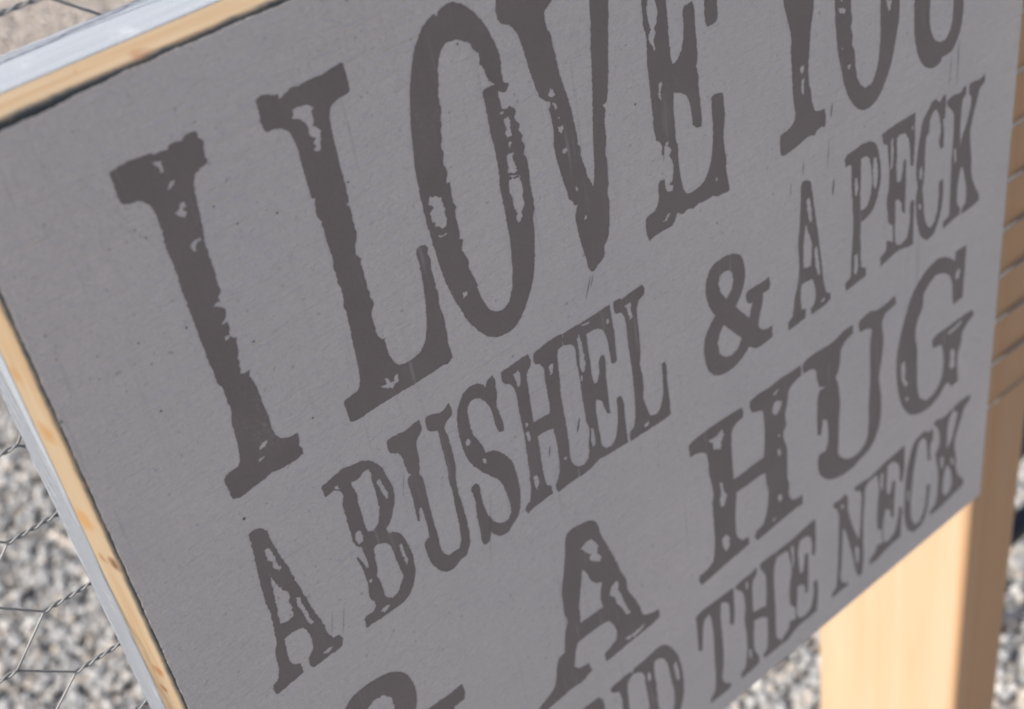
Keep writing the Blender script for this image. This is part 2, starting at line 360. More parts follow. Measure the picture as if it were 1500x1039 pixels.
 ["124.7,44.5 125.4,43.8 126.2,44.3 126.4,45.9 125.6,45.9 124.7,45.3", "125.1,47.3 126.1,47.4 126.6,49.1 126.2,49.2 125.7,48.2", "126.2,51.3 127.0,51.4 126.4,52.3", "126.0,53.6 127.4,53.8 127.5,54.7 126.8,55.7 126.3,55.2", "126.4,59.7 127.5,59.4 127.9,60.4 127.0,60.9 126.5,60.4", "128.7,70.4 129.5,71.5 129.2,72.2 128.6,71.5", "130.3,79.4 131.0,79.6 130.7,80.6 130.0,80.4"]),
('E', "155.6,14.4 177.7,14.2 178.0,28.3 177.8,43.2 177.6,47.9 176.8,48.5 174.2,48.7 173.7,47.7 173.6,41.6 173.7,31.6 172.6,23.9 165.1,22.9 162.5,27.5 161.5,36.9 161.6,41.1 161.5,46.7 161.7,51.1 161.9,53.0 162.6,53.3 163.9,52.7 165.1,51.2 166.0,49.0 166.5,45.3 166.6,41.4 167.0,40.7 168.4,40.5 169.8,40.5 170.2,42.0 170.2,45.8 170.3,51.1 170.1,56.0 169.5,57.1 170.1,59.1 170.0,62.3 170.2,67.0 170.3,71.8 170.1,73.6 169.0,73.4 167.4,71.9 167.2,69.9 166.9,66.5 166.0,63.5 164.4,61.9 161.8,60.8 161.4,63.1 161.3,66.8 161.4,70.6 161.2,73.3 161.7,75.0 161.6,77.8 161.7,81.3 161.8,83.2 162.1,85.9 162.8,88.7 163.9,89.9 166.3,90.2 168.8,89.7 170.8,88.1 172.6,84.5 173.5,80.5 174.0,74.8 174.0,70.1 174.1,67.5 174.8,67.1 177.2,67.5 178.1,67.8 178.2,70.1 178.3,74.4 177.6,78.0 177.5,82.4 178.0,86.6 177.8,89.5 178.2,92.8 178.5,96.0 177.7,96.4 175.8,96.0 173.9,95.9 172.7,94.9 170.2,95.0 167.1,94.7 165.3,95.1 163.5,94.4 161.6,95.0 159.9,93.6 159.0,95.0 157.8,96.4 154.8,96.3 151.8,96.3 149.7,96.7 149.2,95.5 149.1,90.3 149.6,89.8 152.6,89.4 153.9,87.3 154.3,83.0 154.9,81.8 156.6,82.2 156.5,84.6 157.1,85.9 158.8,86.7 159.2,85.2 157.8,84.3 159.1,83.9 159.6,81.2 159.5,78.2 158.6,76.4 159.6,75.2 158.4,73.8 159.1,72.5 158.0,72.3 157.3,73.6 156.9,75.5 156.2,75.0 156.6,73.5 155.8,71.2 154.9,70.6 154.5,67.4 154.5,63.7 154.4,59.5 154.3,55.5 154.3,52.8 154.2,49.7 154.4,47.2 154.5,45.5 154.6,42.6 154.1,40.7 154.1,36.5 154.1,34.0 154.6,24.6",
 ["156.8,27.0 158.9,27.7 158.2,35.6 158.7,38.3 158.1,41.0 157.3,42.2 157.6,43.6 156.7,45.1 157.2,47.3 156.6,47.6 156.2,46.2 155.5,45.1 155.4,43.3 156.2,42.2 155.6,39.6 155.4,37.0 156.0,34.8", "157.4,56.1 158.3,56.4 157.6,58.9 157.6,61.0 157.0,60.2 156.8,58.8", "154.7,94.0 157.0,92.1 157.6,92.6 156.2,94.0", "173.7,90.8 174.6,90.3 174.8,90.7 174.1,91.3"]),
('Y', "200.5,51.8 199.1,41.1 194.4,25.6 191.5,22.6 191.1,16.1 202.8,15.8 203.3,20.7 200.9,21.6 206.1,38.1 210.5,22.5 208.9,20.3 208.9,15.4 219.6,15.0 220.1,20.4 216.7,21.0 212.7,44.8 211.8,56.5 211.6,59.2 210.6,63.0 210.2,66.6 209.8,70.3 209.4,74.5 209.6,78.5 210.4,82.8 211.0,86.1 211.8,88.1 213.9,88.9 215.6,89.0 216.1,91.5 215.9,94.6 215.2,94.5 214.5,93.9 212.4,94.3 211.7,95.3 210.0,94.7 208.3,94.5 205.9,95.2 202.5,95.7 198.8,95.8 198.2,94.7 198.1,89.4 199.1,89.1 201.7,88.8 203.4,87.6 204.1,86.1 203.7,82.9 203.3,78.7 203.2,73.3 203.0,68.4 203.1,63.2 202.2,59.1 200.9,54.0",
 ["206.1,73.1 207.8,72.8 207.7,74.7 206.9,75.1", "206.9,76.8 208.0,76.6 207.6,78.6 207.7,80.7 207.0,81.4 206.4,78.9"]),
('O', "246.1,69.8 246.0,75.2 245.1,79.9 244.2,84.1 242.9,88.2 240.8,92.0 238.4,95.2 235.5,96.8 231.5,96.6 228.6,94.5 226.1,91.0 224.1,86.8 222.5,81.0 221.1,75.0 220.4,69.3 219.9,64.0 219.8,55.6 219.6,35.9 222.2,21.8 228.9,15.0 237.4,21.7 243.1,36.4 245.7,53.0",
 ["238.2,66.7 238.2,71.6 238.4,77.6 237.9,83.0 236.7,87.6 235.0,90.0 232.4,90.2 230.3,88.2 228.7,84.7 228.0,80.4 227.6,76.7 226.6,74.8 226.9,73.0 226.2,69.7 226.6,67.5 226.1,64.9 226.3,60.1 226.2,43.5 228.2,30.3 231.6,28.3 235.4,34.9 237.9,51.2", "221.4,56.7 223.9,58.4 223.4,60.6 222.4,61.2 221.8,58.6", "221.1,62.4 222.4,62.9 224.1,63.6 223.8,64.8 221.8,64.1", "224.9,80.3 226.3,80.1 226.3,81.2 225.3,81.7", "240.4,67.6 242.9,68.5 242.3,71.2 241.5,71.2", "222.5,74.3 223.1,73.9 223.0,75.0"]),
('U', "274.8,81.0 274.8,85.6 274.0,90.1 272.3,93.1 270.5,95.0 267.8,95.2 266.1,95.3 265.2,96.6 262.5,96.8 260.5,96.2 257.7,94.2 255.6,90.9 254.1,87.2 253.1,82.6 252.7,77.4 252.7,72.0 253.1,70.5 254.3,73.0 255.8,72.4 256.1,70.8 255.4,63.1 254.2,24.2 251.3,23.1 251.1,15.0 262.4,15.3 262.7,22.8 258.7,23.7 259.6,73.3 259.6,80.6 260.5,84.6 262.2,87.9 265.1,89.9 267.4,90.0 269.2,88.1 270.1,84.8 270.2,79.2 267.7,25.9 265.5,22.9 265.2,15.0 274.5,15.9 274.9,22.8 272.0,23.4",
 []),
('A', "27.2,108.8 28.4,108.6 30.4,109.4 31.3,110.7 31.6,113.4 32.0,116.7 32.6,120.4 33.3,124.3 33.8,128.1 34.4,132.0 35.0,135.7 35.5,140.0 36.4,143.7 37.0,147.0 37.3,150.3 38.3,152.4 39.7,152.6 40.5,154.4 39.8,156.5 38.4,156.8 35.8,156.8 33.3,157.1 31.0,157.0 30.6,156.0 30.7,153.3 31.6,152.5 32.6,151.2 32.9,148.6 32.6,145.3 31.7,143.3 29.9,142.8 28.0,142.7 26.8,143.2 26.5,145.6 26.2,148.4 26.3,151.3 27.2,152.5 28.4,153.1 28.4,156.5 26.9,156.8 24.4,157.1 22.3,157.5 20.6,157.6 20.2,156.5 20.5,154.2 21.7,153.7 22.8,151.6 23.3,148.3 23.6,145.2 24.7,142.8 25.1,139.6 25.4,136.9 25.8,133.4 25.6,130.1 25.7,127.3 25.9,123.5 26.3,119.4 26.8,114.8 27.1,110.8",
 ["28.6,122.6 28.9,124.2 29.7,127.1 30.4,129.6 31.3,130.4 31.5,132.0 30.9,133.3 30.7,138.1 29.2,138.6 27.2,138.2 27.2,136.4 27.8,131.3 28.3,126.5", "29.2,115.6 30.4,115.3 31.0,117.3 31.1,119.0 31.2,121.3 31.9,122.7 31.0,123.5 30.1,121.8 30.2,119.9 29.3,118.4", "32.7,133.6 33.5,134.2 33.6,136.6 34.0,139.3 34.3,142.6 34.7,143.8 34.1,144.2 33.4,142.4 33.1,139.2 32.3,135.9", "34.6,154.8 36.0,154.4 37.2,154.5 37.3,155.2 35.6,155.7"]),
('B', "46.7,108.4 48.0,108.2 49.9,107.7 52.4,107.3 55.1,107.7 57.4,108.2 59.3,109.1 61.0,111.0 62.1,113.3 62.8,116.5 63.4,119.1 63.7,121.6 63.2,124.5 61.9,127.5 60.6,129.9 59.0,131.1 59.6,132.7 61.2,133.7 62.7,135.9 63.5,139.1 64.0,142.5 64.0,146.1 63.6,149.4 62.3,152.7 60.9,154.7 58.7,156.1 56.0,156.3 53.4,156.4 50.8,156.4 48.7,156.2 47.1,156.4 47.2,155.2 47.1,153.3 48.0,152.8 49.8,152.8 50.9,151.8 51.0,150.1 50.3,148.9 50.1,146.6 50.6,144.2 50.6,141.8 50.4,138.4 50.0,135.2 49.6,133.7 50.3,133.9 51.0,136.0 51.4,138.6 52.1,138.8 52.2,136.3 51.9,133.7 51.8,131.9 50.7,130.5 50.2,128.7 50.2,125.6 50.2,122.2 50.2,118.4 50.3,116.2 51.0,114.6 50.7,112.8 49.2,111.4 46.9,111.9 46.7,111.0",
 ["53.9,112.1 55.8,112.4 57.5,111.4 58.9,111.6 59.2,113.4 58.9,115.4 59.0,118.2 58.9,122.5 58.3,126.0 57.1,128.5 55.7,129.2 54.4,128.5 54.1,126.8 54.2,123.5 54.1,119.0 54.3,115.4 53.8,113.7", "54.7,134.2 55.8,133.8 57.4,134.6 58.8,136.1 59.3,138.3 59.5,141.9 60.0,146.0 60.2,148.2 59.0,150.1 57.6,152.0 55.9,152.6 54.4,151.2 54.1,148.0 53.9,144.8 53.5,142.9 54.2,140.8 54.3,137.4", "60.0,116.1 61.0,116.0 61.2,118.1 62.0,120.9 61.8,122.9 61.0,121.8 60.4,119.4", "61.1,138.4 61.9,138.2 62.2,141.1 62.5,144.3 61.9,146.0 61.6,142.7", "51.3,126.4 52.6,126.8 52.9,128.7 52.6,130.5 51.2,130.4 50.9,128.7", "51.8,154.1 53.6,153.4 54.7,154.3 52.8,155.3", "51.2,142.6 52.1,142.7 51.5,144.1", "49.6,110.7 50.5,110.8 50.7,112.1 49.9,111.7"]),
('U', "65.0,107.4 66.1,107.0 68.3,107.2 70.7,107.5 72.7,107.0 74.5,106.9 74.6,109.6 74.2,110.6 72.9,111.6 72.3,113.3 72.1,116.4 71.7,120.0 71.2,121.3 71.9,124.0 71.8,127.9 71.8,132.5 71.9,137.8 72.1,142.7 72.1,146.3 72.5,149.7 74.0,151.5 76.0,151.4 77.3,151.5 78.0,149.6 78.4,146.3 78.6,141.6 78.6,137.5 78.8,132.9 78.6,128.8 78.9,126.2 78.8,122.1 78.7,117.7 78.7,113.9 78.5,112.9 76.4,111.9 76.0,110.5 76.0,107.8 76.9,107.4 78.6,107.7 80.4,108.6 81.8,108.2 83.2,107.2 83.6,109.4 83.4,111.1 81.5,112.0 80.7,113.1 81.0,116.5 81.2,120.5 81.3,125.0 81.0,127.6 80.5,130.7 80.4,135.3 80.8,140.2 81.0,145.8 80.8,149.9 80.0,153.0 78.8,155.1 76.2,155.6 74.3,156.6 71.9,156.0 70.0,153.6 68.4,149.9 68.0,146.2 67.8,143.0 68.6,142.1 69.6,142.0 69.9,138.6 69.8,134.5 69.6,131.7 68.9,131.3 68.3,135.4 67.7,135.0 67.8,130.7 67.9,125.7 67.8,121.7 68.3,120.7 69.1,120.4 68.4,119.3 68.1,116.4 67.7,113.7 67.3,112.3 65.1,111.0 64.9,108.9",
 []),
('S', "87.9,107.1 89.6,106.6 91.6,106.8 93.0,107.8 94.0,109.4 94.9,107.6 96.5,107.3 97.0,108.9 96.8,111.2 96.7,113.3 96.0,116.1 96.4,119.1 96.9,123.3 96.7,125.1 95.3,124.6 94.8,123.0 94.5,118.9 93.9,115.2 92.6,112.5 90.8,110.8 89.3,110.6 87.9,111.9 87.6,113.3 87.6,116.0 87.7,119.4 88.9,122.9 89.9,125.9 90.3,128.1 91.6,128.4 93.3,129.3 95.3,131.9 97.2,135.4 98.0,140.1 98.2,145.1 97.6,150.1 97.2,151.7 96.1,153.9 94.0,155.5 92.3,157.0 89.8,156.6 87.7,154.3 87.1,153.1 86.2,155.9 84.8,156.1 84.1,155.2 84.1,151.1 84.1,146.9 84.3,142.8 84.6,140.1 84.2,136.8 84.2,135.6 85.6,135.0 86.5,136.1 86.5,140.2 86.8,144.6 87.7,148.3 89.1,151.2 91.4,152.9 93.1,152.9 94.2,151.3 94.3,147.7 93.9,143.8 92.8,139.4 90.6,136.1 88.0,132.6 86.0,129.1 84.8,125.8 84.3,122.0 84.1,118.0 84.3,113.9 85.0,111.1 86.3,108.7",
 ["85.3,121.1 86.2,120.6 86.9,121.9 86.3,122.8 85.4,122.5", "88.9,129.5 89.8,129.3 90.2,130.5 89.7,131.4 89.0,130.5"]),
('H', "98.9,108.0 100.4,107.8 103.1,107.7 105.8,107.5 107.7,107.6 108.1,109.7 107.8,111.1 106.5,112.4 106.1,114.4 106.0,119.2 105.8,123.5 105.8,128.3 108.3,128.5 111.1,128.7 111.4,127.1 111.4,123.2 111.4,118.2 111.5,114.5 110.7,112.6 109.2,111.7 108.9,109.4 109.3,108.3 111.2,108.1 113.5,107.6 115.7,107.6 118.2,107.7 118.7,108.0 118.1,111.4 116.7,111.6 116.3,112.8 116.0,116.1 115.8,121.0 115.4,125.2 115.5,130.4 115.6,135.1 115.6,140.9 115.4,147.5 116.2,150.1 117.3,151.4 117.1,155.1 114.0,155.0 111.5,155.2 109.7,155.4 109.3,154.2 109.3,152.3 110.3,151.2 111.2,148.8 111.8,142.0 111.7,137.2 111.4,134.0 108.6,133.3 106.3,133.3 106.3,137.0 106.1,142.8 106.2,147.7 106.6,150.4 107.9,151.7 108.0,154.5 106.2,154.5 103.2,154.8 100.5,155.0 99.2,155.6 98.7,154.0 99.0,152.7 100.5,151.9 101.2,149.6 101.8,144.6 102.1,137.7 102.4,131.5 102.3,127.4 102.2,121.7 102.1,116.2 101.3,113.2 99.4,111.7 98.9,109.9",
 ["102.3,110.6 104.0,110.2 104.3,111.6 104.0,114.9 103.0,115.4 102.8,112.8", "113.1,114.9 114.2,113.7 114.5,115.2 114.0,117.6 113.2,117.7", "102.8,130.0 103.8,130.1 104.2,132.7 103.5,133.4 103.0,131.9", "103.2,126.9 103.9,127.1 103.9,128.5 103.2,128.3", "102.9,144.8 104.0,145.0 104.3,147.6 103.4,150.0 102.9,148.4", "113.3,145.7 114.2,145.7 114.0,147.1"]),
('E', "118.8,108.0 120.7,107.9 124.6,108.1 128.6,108.1 132.1,108.0 134.5,108.0 134.6,111.0 134.9,116.0 134.8,121.0 134.7,126.0 133.8,126.5 132.7,125.7 132.6,121.9 132.3,117.3 131.5,114.6 130.0,112.9 127.8,112.3 126.0,112.4 125.9,115.1 126.0,120.6 126.0,126.3 126.5,128.9 127.4,128.9 128.4,126.6 128.8,122.9 129.4,121.6 130.5,121.6 130.9,123.6 130.5,128.5 130.4,133.6 130.3,138.8 130.3,141.2 129.2,140.6 128.6,138.0 128.0,135.6 126.4,134.0 125.9,135.4 125.8,140.6 126.0,145.6 126.3,150.0 127.6,151.9 129.4,152.2 130.9,150.7 132.2,146.7 132.9,141.7 133.0,137.9 134.4,137.8 135.1,139.6 135.1,144.9 135.0,150.4 135.1,154.8 132.6,154.6 129.5,154.4 126.4,154.1 124.6,153.8 121.3,154.9 118.2,155.2 117.4,155.1 117.5,151.5 119.3,152.3 121.0,151.0 121.9,146.4 122.7,141.5 122.1,138.8 122.1,135.2 121.9,130.5 122.0,126.0 122.0,121.5 121.7,118.0 121.9,114.5 121.2,112.9 118.4,111.4",
 ["123.0,112.0 123.7,110.9 124.1,114.0 124.4,118.0 124.4,121.3 123.6,123.2 122.9,122.7 122.7,121.1 122.6,119.1 122.9,118.5", "122.6,123.3 123.1,123.9 122.7,125.9 122.2,125.0", "123.1,141.8 124.0,142.2 124.3,145.0 124.1,148.0 123.1,148.5 122.8,145.9", "132.8,111.8 133.7,111.8 133.6,113.1 133.0,113.4", "124.6,108.6 127.3,109.2 127.5,109.8 125.3,109.4"]),
('L', "135.8,107.9 138.0,108.0 138.8,108.8 140.9,108.4 143.9,108.2 145.7,108.1 146.4,109.7 146.1,111.3 144.0,112.1 143.2,114.3 143.0,118.6 143.0,123.6 142.7,129.2 142.2,132.3 142.7,136.7 142.6,140.2 142.1,143.4 142.8,146.9 143.9,151.0 145.7,151.9 147.5,151.2 148.7,148.3 149.5,143.9 149.7,139.3 149.7,136.6 151.0,136.2 151.3,137.9 151.1,143.1 151.3,148.7 151.2,155.1 149.3,155.5 145.4,155.4 140.8,155.2 136.0,155.1 135.8,154.0 136.1,152.0 137.8,151.0 138.6,147.9 139.1,142.1 139.3,136.3 139.2,129.3 139.0,123.5 139.0,117.9 138.7,114.2 138.0,112.7 136.0,111.8 135.7,110.0",
 ["139.4,111.0 141.4,111.4 141.1,113.7 141.5,115.8 140.6,116.4 140.2,114.0", "141.1,152.6 143.4,152.5 142.9,153.8 141.7,153.7"]),
('&', "179.2,116.5 181.4,118.5 182.6,121.9 182.7,125.4 181.8,128.9 180.3,131.6 178.5,133.7 180.4,136.6 183.6,140.8 184.3,138.5 185.1,136.3 183.5,135.8 182.6,133.2 183.1,131.4 186.2,131.3 189.6,131.5 192.0,131.2 192.3,133.6 191.9,135.4 189.4,135.5 188.9,138.8 187.7,142.3 187.0,145.5 188.5,147.7 190.6,148.6 192.7,148.6 192.7,152.6 190.8,153.0 185.8,152.8 183.0,150.6 180.8,152.3 177.2,153.9 173.7,154.2 169.7,152.9 167.1,150.1 165.8,146.2 165.4,141.8 166.1,138.0 167.6,135.4 170.5,132.4 168.8,129.0 167.8,125.0 167.7,121.6 168.7,118.2 170.4,116.1 173.1,115.4 176.0,115.5",
 ["176.4,120.3 177.9,122.2 178.1,124.5 177.2,127.5 175.1,129.3 173.3,126.4 172.4,123.1 173.0,120.9 174.4,120.0", "173.5,137.3 176.6,141.3 180.2,145.8 178.6,148.5 176.1,149.5 173.1,148.5 171.2,145.9 170.8,142.0 171.7,139.5"]),
('A', "206.2,107.5 208.1,107.8 209.8,109.0 210.3,112.3 211.1,118.3 212.1,124.5 213.1,131.4 214.1,139.7 215.3,147.7 216.3,150.4 217.8,151.2 217.8,153.4 215.9,154.2 212.8,154.4 209.4,154.6 209.1,152.2 210.6,151.2 211.2,149.1 210.7,143.9 209.9,141.9 207.4,141.5 205.5,141.3 204.9,145.5 205.1,149.9 206.9,151.0 206.8,154.1 203.1,154.4 199.4,154.6 199.3,151.8 201.4,150.3 202.2,145.2 203.8,140.0 204.5,134.4 204.3,127.9 205.0,120.8 205.6,113.8 205.8,109.0",
 ["207.5,121.5 208.1,123.6 209.5,127.8 210.0,130.4 209.5,137.2 206.3,136.2 206.4,129.6", "208.0,113.6 209.2,113.9 210.0,118.3 210.2,122.1 209.2,121.9 208.2,117.4", "210.9,132.0 212.0,131.4 212.9,136.6 213.3,141.7 212.6,142.2 211.4,138.2", "213.6,151.7 215.3,151.4 215.5,152.5 214.0,152.8"]),
('P', "224.0,108.8 225.1,107.7 228.4,107.6 232.0,107.4 235.4,108.3 237.6,110.5 238.9,114.5 239.8,119.5 239.8,123.5 238.9,127.1 237.4,130.5 235.5,132.5 233.3,133.1 231.1,133.5 231.2,139.2 231.3,145.4 231.6,149.6 233.8,151.1 233.9,153.9 229.8,154.2 224.7,154.7 224.3,151.8 227.0,150.5 227.2,144.4 227.6,137.9 227.9,130.9 227.5,126.0 227.5,125.5 227.0,119.5 227.0,114.9 226.8,112.1 225.8,111.3 224.4,111.6",
 ["231.0,111.8 232.8,111.9 234.5,113.2 235.6,116.8 236.1,122.2 235.4,126.5 234.3,128.9 232.4,129.6 231.1,129.3 230.8,124.2 230.9,117.4", "236.6,114.5 237.8,114.5 238.6,119.5 238.4,123.4 237.5,125.3 236.5,123.0 236.2,118.3", "228.3,117.3 229.4,117.2 229.9,120.9 229.3,123.5 228.4,122.5", "228.5,143.8 230.0,143.4 230.3,148.5 229.7,151.0 228.4,150.6"]),
('E', "240.0,108.3 243.2,107.9 247.7,107.7 251.6,107.8 254.9,107.8 254.9,111.8 255.1,115.9 255.0,121.0 254.8,125.8 253.6,125.0 253.1,120.1 252.3,115.7 250.6,112.7 247.9,112.0 246.8,112.6 247.0,117.8 247.0,123.5 247.4,127.8 249.0,128.3 249.9,124.9 250.1,121.8 251.3,121.5 251.5,126.9 251.6,132.8 251.6,140.7 250.3,139.4 249.8,136.1 248.1,133.8 246.9,134.1 247.1,140.2 247.1,146.4 247.9,150.2 250.4,151.3 253.2,150.2 254.2,145.1 254.1,138.9 254.6,137.4 255.9,138.3 256.0,144.8 256.2,154.3 253.8,154.0 248.9,152.9 245.6,153.4 240.8,154.4 240.4,150.9 243.1,149.9 243.4,146.3 246.3,148.4 246.2,142.2 244.0,140.4 243.2,134.6 242.9,131.5 243.6,128.8 243.8,124.9 243.7,121.9 243.2,117.7 242.6,112.9 240.7,111.7",
 ["244.1,111.9 245.0,111.7 245.4,117.0 245.2,121.5 244.2,122.1 244.3,117.6", "253.3,112.2 254.1,111.4 254.2,113.5"]),
('C', "261.0,109.6 262.4,108.0 264.4,107.8 266.1,109.6 267.6,108.3 269.0,108.3 269.2,112.1 269.0,116.0 268.2,116.2 268.9,120.6 269.1,125.9 267.7,126.1 266.9,123.1 267.4,119.3 266.5,114.9 265.0,111.4 263.4,111.2 262.0,113.4 261.5,117.7 260.7,118.5 260.3,124.1 260.3,129.9 260.1,133.4 259.8,135.7 260.5,140.9 261.2,146.2 262.8,150.8 264.6,152.7 266.6,151.5 267.7,147.0 268.0,141.6 267.7,137.8 269.8,137.3 270.1,142.0 269.7,147.4 268.3,152.4 266.5,155.9 263.1,156.6 260.0,153.5 258.1,148.4 257.1,142.9 256.7,137.8 257.3,134.5 256.4,129.8 256.5,124.0 257.5,117.0 258.8,111.9",
 ["257.8,128.7 258.9,127.5 259.5,130.8 259.1,132.9 257.9,131.2", "257.9,140.8 259.3,141.2 259.6,143.0 258.6,143.0"]),
('K', "269.8,110.7 272.5,110.2 275.8,110.8 277.4,109.8 278.7,109.4 278.8,112.4 277.3,113.4 277.0,117.3 276.9,123.1 277.5,129.9 278.4,126.1 279.8,123.2 281.1,119.2 281.5,114.7 280.5,113.2 280.1,110.1 281.9,109.8 285.6,110.3 287.8,109.5 287.8,112.3 285.6,113.6 284.6,116.7 283.3,120.7 282.2,126.1 282.7,131.7 283.7,137.6 284.2,142.8 286.5,148.3 288.8,152.6 289.1,155.0 284.5,155.6 280.0,155.7 280.7,153.6 282.1,152.4 282.1,148.0 280.7,141.7 279.2,137.3 278.3,138.7 277.4,143.2 277.4,148.2 278.0,151.0 279.4,153.1 279.3,155.2 275.8,155.6 271.2,156.4 270.8,154.0 273.9,153.1 273.8,146.4 273.7,139.5 273.5,132.1 273.7,127.5 273.7,121.6 273.0,116.1 270.8,113.4 269.7,111.7",
 ["274.3,129.5 275.4,129.1 275.9,133.9 275.2,135.0"]),
('A', "110.2,171.4 112.1,170.9 115.7,171.5 119.0,172.7 120.4,174.4 121.5,180.0 123.3,186.1 125.1,192.4 126.6,198.8 128.3,204.5 128.2,207.7 130.5,214.1 131.8,218.1 133.0,222.9 135.6,224.7 139.1,225.6 139.2,228.8 135.8,229.6 131.5,229.8 125.8,230.0 120.8,230.4 117.3,230.6 116.6,229.1 116.7,226.8 118.6,226.1 121.5,224.8 122.2,222.3 121.6,218.7 120.1,215.0 118.1,214.3 112.8,213.9 108.1,214.0 107.1,215.4 105.9,218.9 105.3,222.6 106.5,224.4 110.4,225.6 111.2,229.4 109.0,230.2 107.5,230.9 102.8,230.6 98.1,231.0 94.0,231.5 91.3,232.1 90.4,230.2 90.9,228.3 91.3,227.9 94.8,226.4 97.1,224.6 98.2,221.8 99.3,217.4 100.4,214.6 102.7,214.0 103.5,209.3 104.4,205.7 105.5,202.9 105.0,200.3 105.1,195.4 105.4,190.1 106.8,184.9 108.5,178.1 109.3,173.4",
 ["114.1,180.1 115.9,179.1 117.8,179.2 118.9,180.7 120.1,183.3 119.3,185.5 120.7,188.6 119.9,189.7 116.9,187.4 116.3,185.2 117.3,184.6 115.4,182.6", "113.3,187.7 114.4,189.5 115.9,194.6 117.5,196.8 119.6,197.9 118.7,200.1 118.1,203.9 118.5,207.5 115.0,207.6 109.8,207.2 110.3,201.2 111.8,194.5", "122.4,202.4 124.6,201.2 125.3,203.3 124.7,205.3 125.9,209.2 126.8,213.3 128.3,218.2 126.6,218.0 125.6,214.5 123.5,209.8 123.1,207.3 121.4,205.1", "124.8,226.8 128.2,227.4 131.8,227.3 132.9,226.7 132.4,228.2 128.7,229.0 125.6,228.4"]),
('H', "156.8,171.0 158.6,170.3 163.5,169.9 169.8,169.9 175.5,170.3 178.7,170.6 179.3,173.1 178.8,174.5 175.9,175.2 174.4,176.5 173.7,181.5 173.6,188.3 173.8,196.1 178.3,196.1 184.3,196.0 187.0,196.1 187.6,190.9 187.8,184.1 187.4,178.4 187.1,177.2 182.8,175.3 182.0,172.6 182.3,170.5 185.6,170.1 190.7,170.5 196.0,170.1 200.5,170.5 204.4,170.5 204.5,174.5 201.1,175.2 198.9,176.5 197.9,181.2 196.9,186.0 197.2,189.7 196.0,191.6 195.9,194.4 197.0,197.9 197.3,204.6 197.1,211.8 197.8,214.5 197.6,219.7 199.0,222.9 201.4,223.9 203.9,224.2 203.9,228.1 200.5,227.9 195.6,228.1 190.7,228.4 185.9,228.7 182.3,228.9 181.6,226.6 182.1,224.7 185.7,223.9 187.1,220.3 188.1,215.8 188.3,210.7 187.6,207.3 187.5,202.8 184.0,202.2 179.5,202.3 174.6,202.0 173.9,206.9 173.4,214.0 173.8,220.3 175.9,223.8 178.6,224.3 178.8,227.6 174.9,228.0 169.4,228.4 163.3,229.0 157.2,229.6 156.4,226.7 156.8,225.0 160.6,224.6 162.9,223.3 163.9,218.8 164.3,210.1 164.3,202.9 164.4,199.3 165.0,196.2 164.6,191.7 163.9,187.0 163.8,181.5 163.2,178.3 160.2,176.0 157.1,175.5",
 ["164.6,174.3 168.1,174.6 170.3,173.5 170.8,176.1 169.6,178.0 169.4,180.6 166.3,178.8 166.2,176.4", "167.8,193.2 169.2,194.2 169.3,197.8 170.6,200.2 169.2,203.6 167.8,203.6 167.3,200.0 168.2,197.8", "167.2,216.8 169.1,216.0 170.5,218.2 170.2,222.1 168.6,223.2 167.3,219.9", "192.4,216.6 194.0,216.3 194.7,219.1 193.0,219.8", "193.3,191.2 194.5,191.6 194.4,193.0", "193.1,197.1 194.4,197.3 194.5,199.9 193.4,200.1", "189.3,225.0 191.7,224.9 190.8,226.1", "191.9,178.1 193.5,177.4 195.7,179.1 194.8,181.9 192.9,183.1 191.4,181.1", "192.1,173.8 194.7,173.2 194.3,174.2 192.4,175.0"]),
('U', "205.1,170.7 208.0,169.8 212.6,170.0 216.5,170.4 220.5,170.1 224.4,169.1 228.0,169.2 228.2,172.4 224.4,173.8 222.4,175.6 222.1,180.1 220.9,184.1 220.1,185.0 221.4,189.3 222.1,196.8 221.7,205.2 221.5,213.9 221.5,218.4 223.9,221.9 228.2,224.5 232.5,224.4 235.5,221.8 236.5,215.7 236.4,206.8 236.9,197.7 236.7,189.1 236.7,180.8 237.4,176.5 235.7,175.1 231.7,174.1 230.8,171.2 231.4,169.6 236.4,168.9 238.9,170.0 243.0,170.3 248.3,169.4 248.7,173.0 243.5,174.0 242.3,176.0 243.0,183.2 242.4,191.2 241.3,197.6 242.5,207.0 242.6,215.9 241.1,221.8 237.8,226.4 232.5,228.3 229.1,229.3 223.9,229.2 217.9,227.1 213.7,223.2 211.9,219.3 211.5,214.4 212.2,212.3 215.1,212.8 216.3,210.3 216.5,204.6 216.0,200.0 214.0,198.6 213.1,204.5 211.5,203.5 211.4,194.1 212.1,186.9 212.9,185.7 215.7,186.0 212.5,184.4 211.4,180.3 211.0,177.0 209.1,175.1 205.2,174.4",
 []),
('G', "278.7,169.2 281.4,169.3 284.2,169.5 284.2,175.9 284.0,183.3 284.1,190.4 279.1,190.7 278.4,187.1 277.7,181.2 275.8,177.0 272.0,174.0 268.5,173.0 265.1,174.9 262.9,177.7 262.6,182.3 260.2,186.4 259.4,192.2 260.6,197.9 261.1,207.0 261.8,215.6 263.5,221.2 266.9,224.6 271.1,224.1 274.6,220.6 275.6,215.2 275.0,208.1 273.8,204.5 269.2,203.1 268.5,199.8 270.3,198.7 277.5,198.7 284.9,198.6 290.0,199.1 291.2,201.6 288.1,203.4 285.5,205.6 284.9,209.6 283.5,214.7 283.8,221.0 284.7,227.0 280.7,227.2 279.5,224.5 277.6,224.1 274.1,227.2 269.5,228.9 263.9,228.4 259.2,226.1 255.3,221.3 252.1,213.2 250.3,203.2 250.2,194.5 251.6,187.6 253.9,180.7 256.5,174.7 260.6,170.3 265.5,167.7 270.7,167.3 275.2,169.7 278.6,172.8",
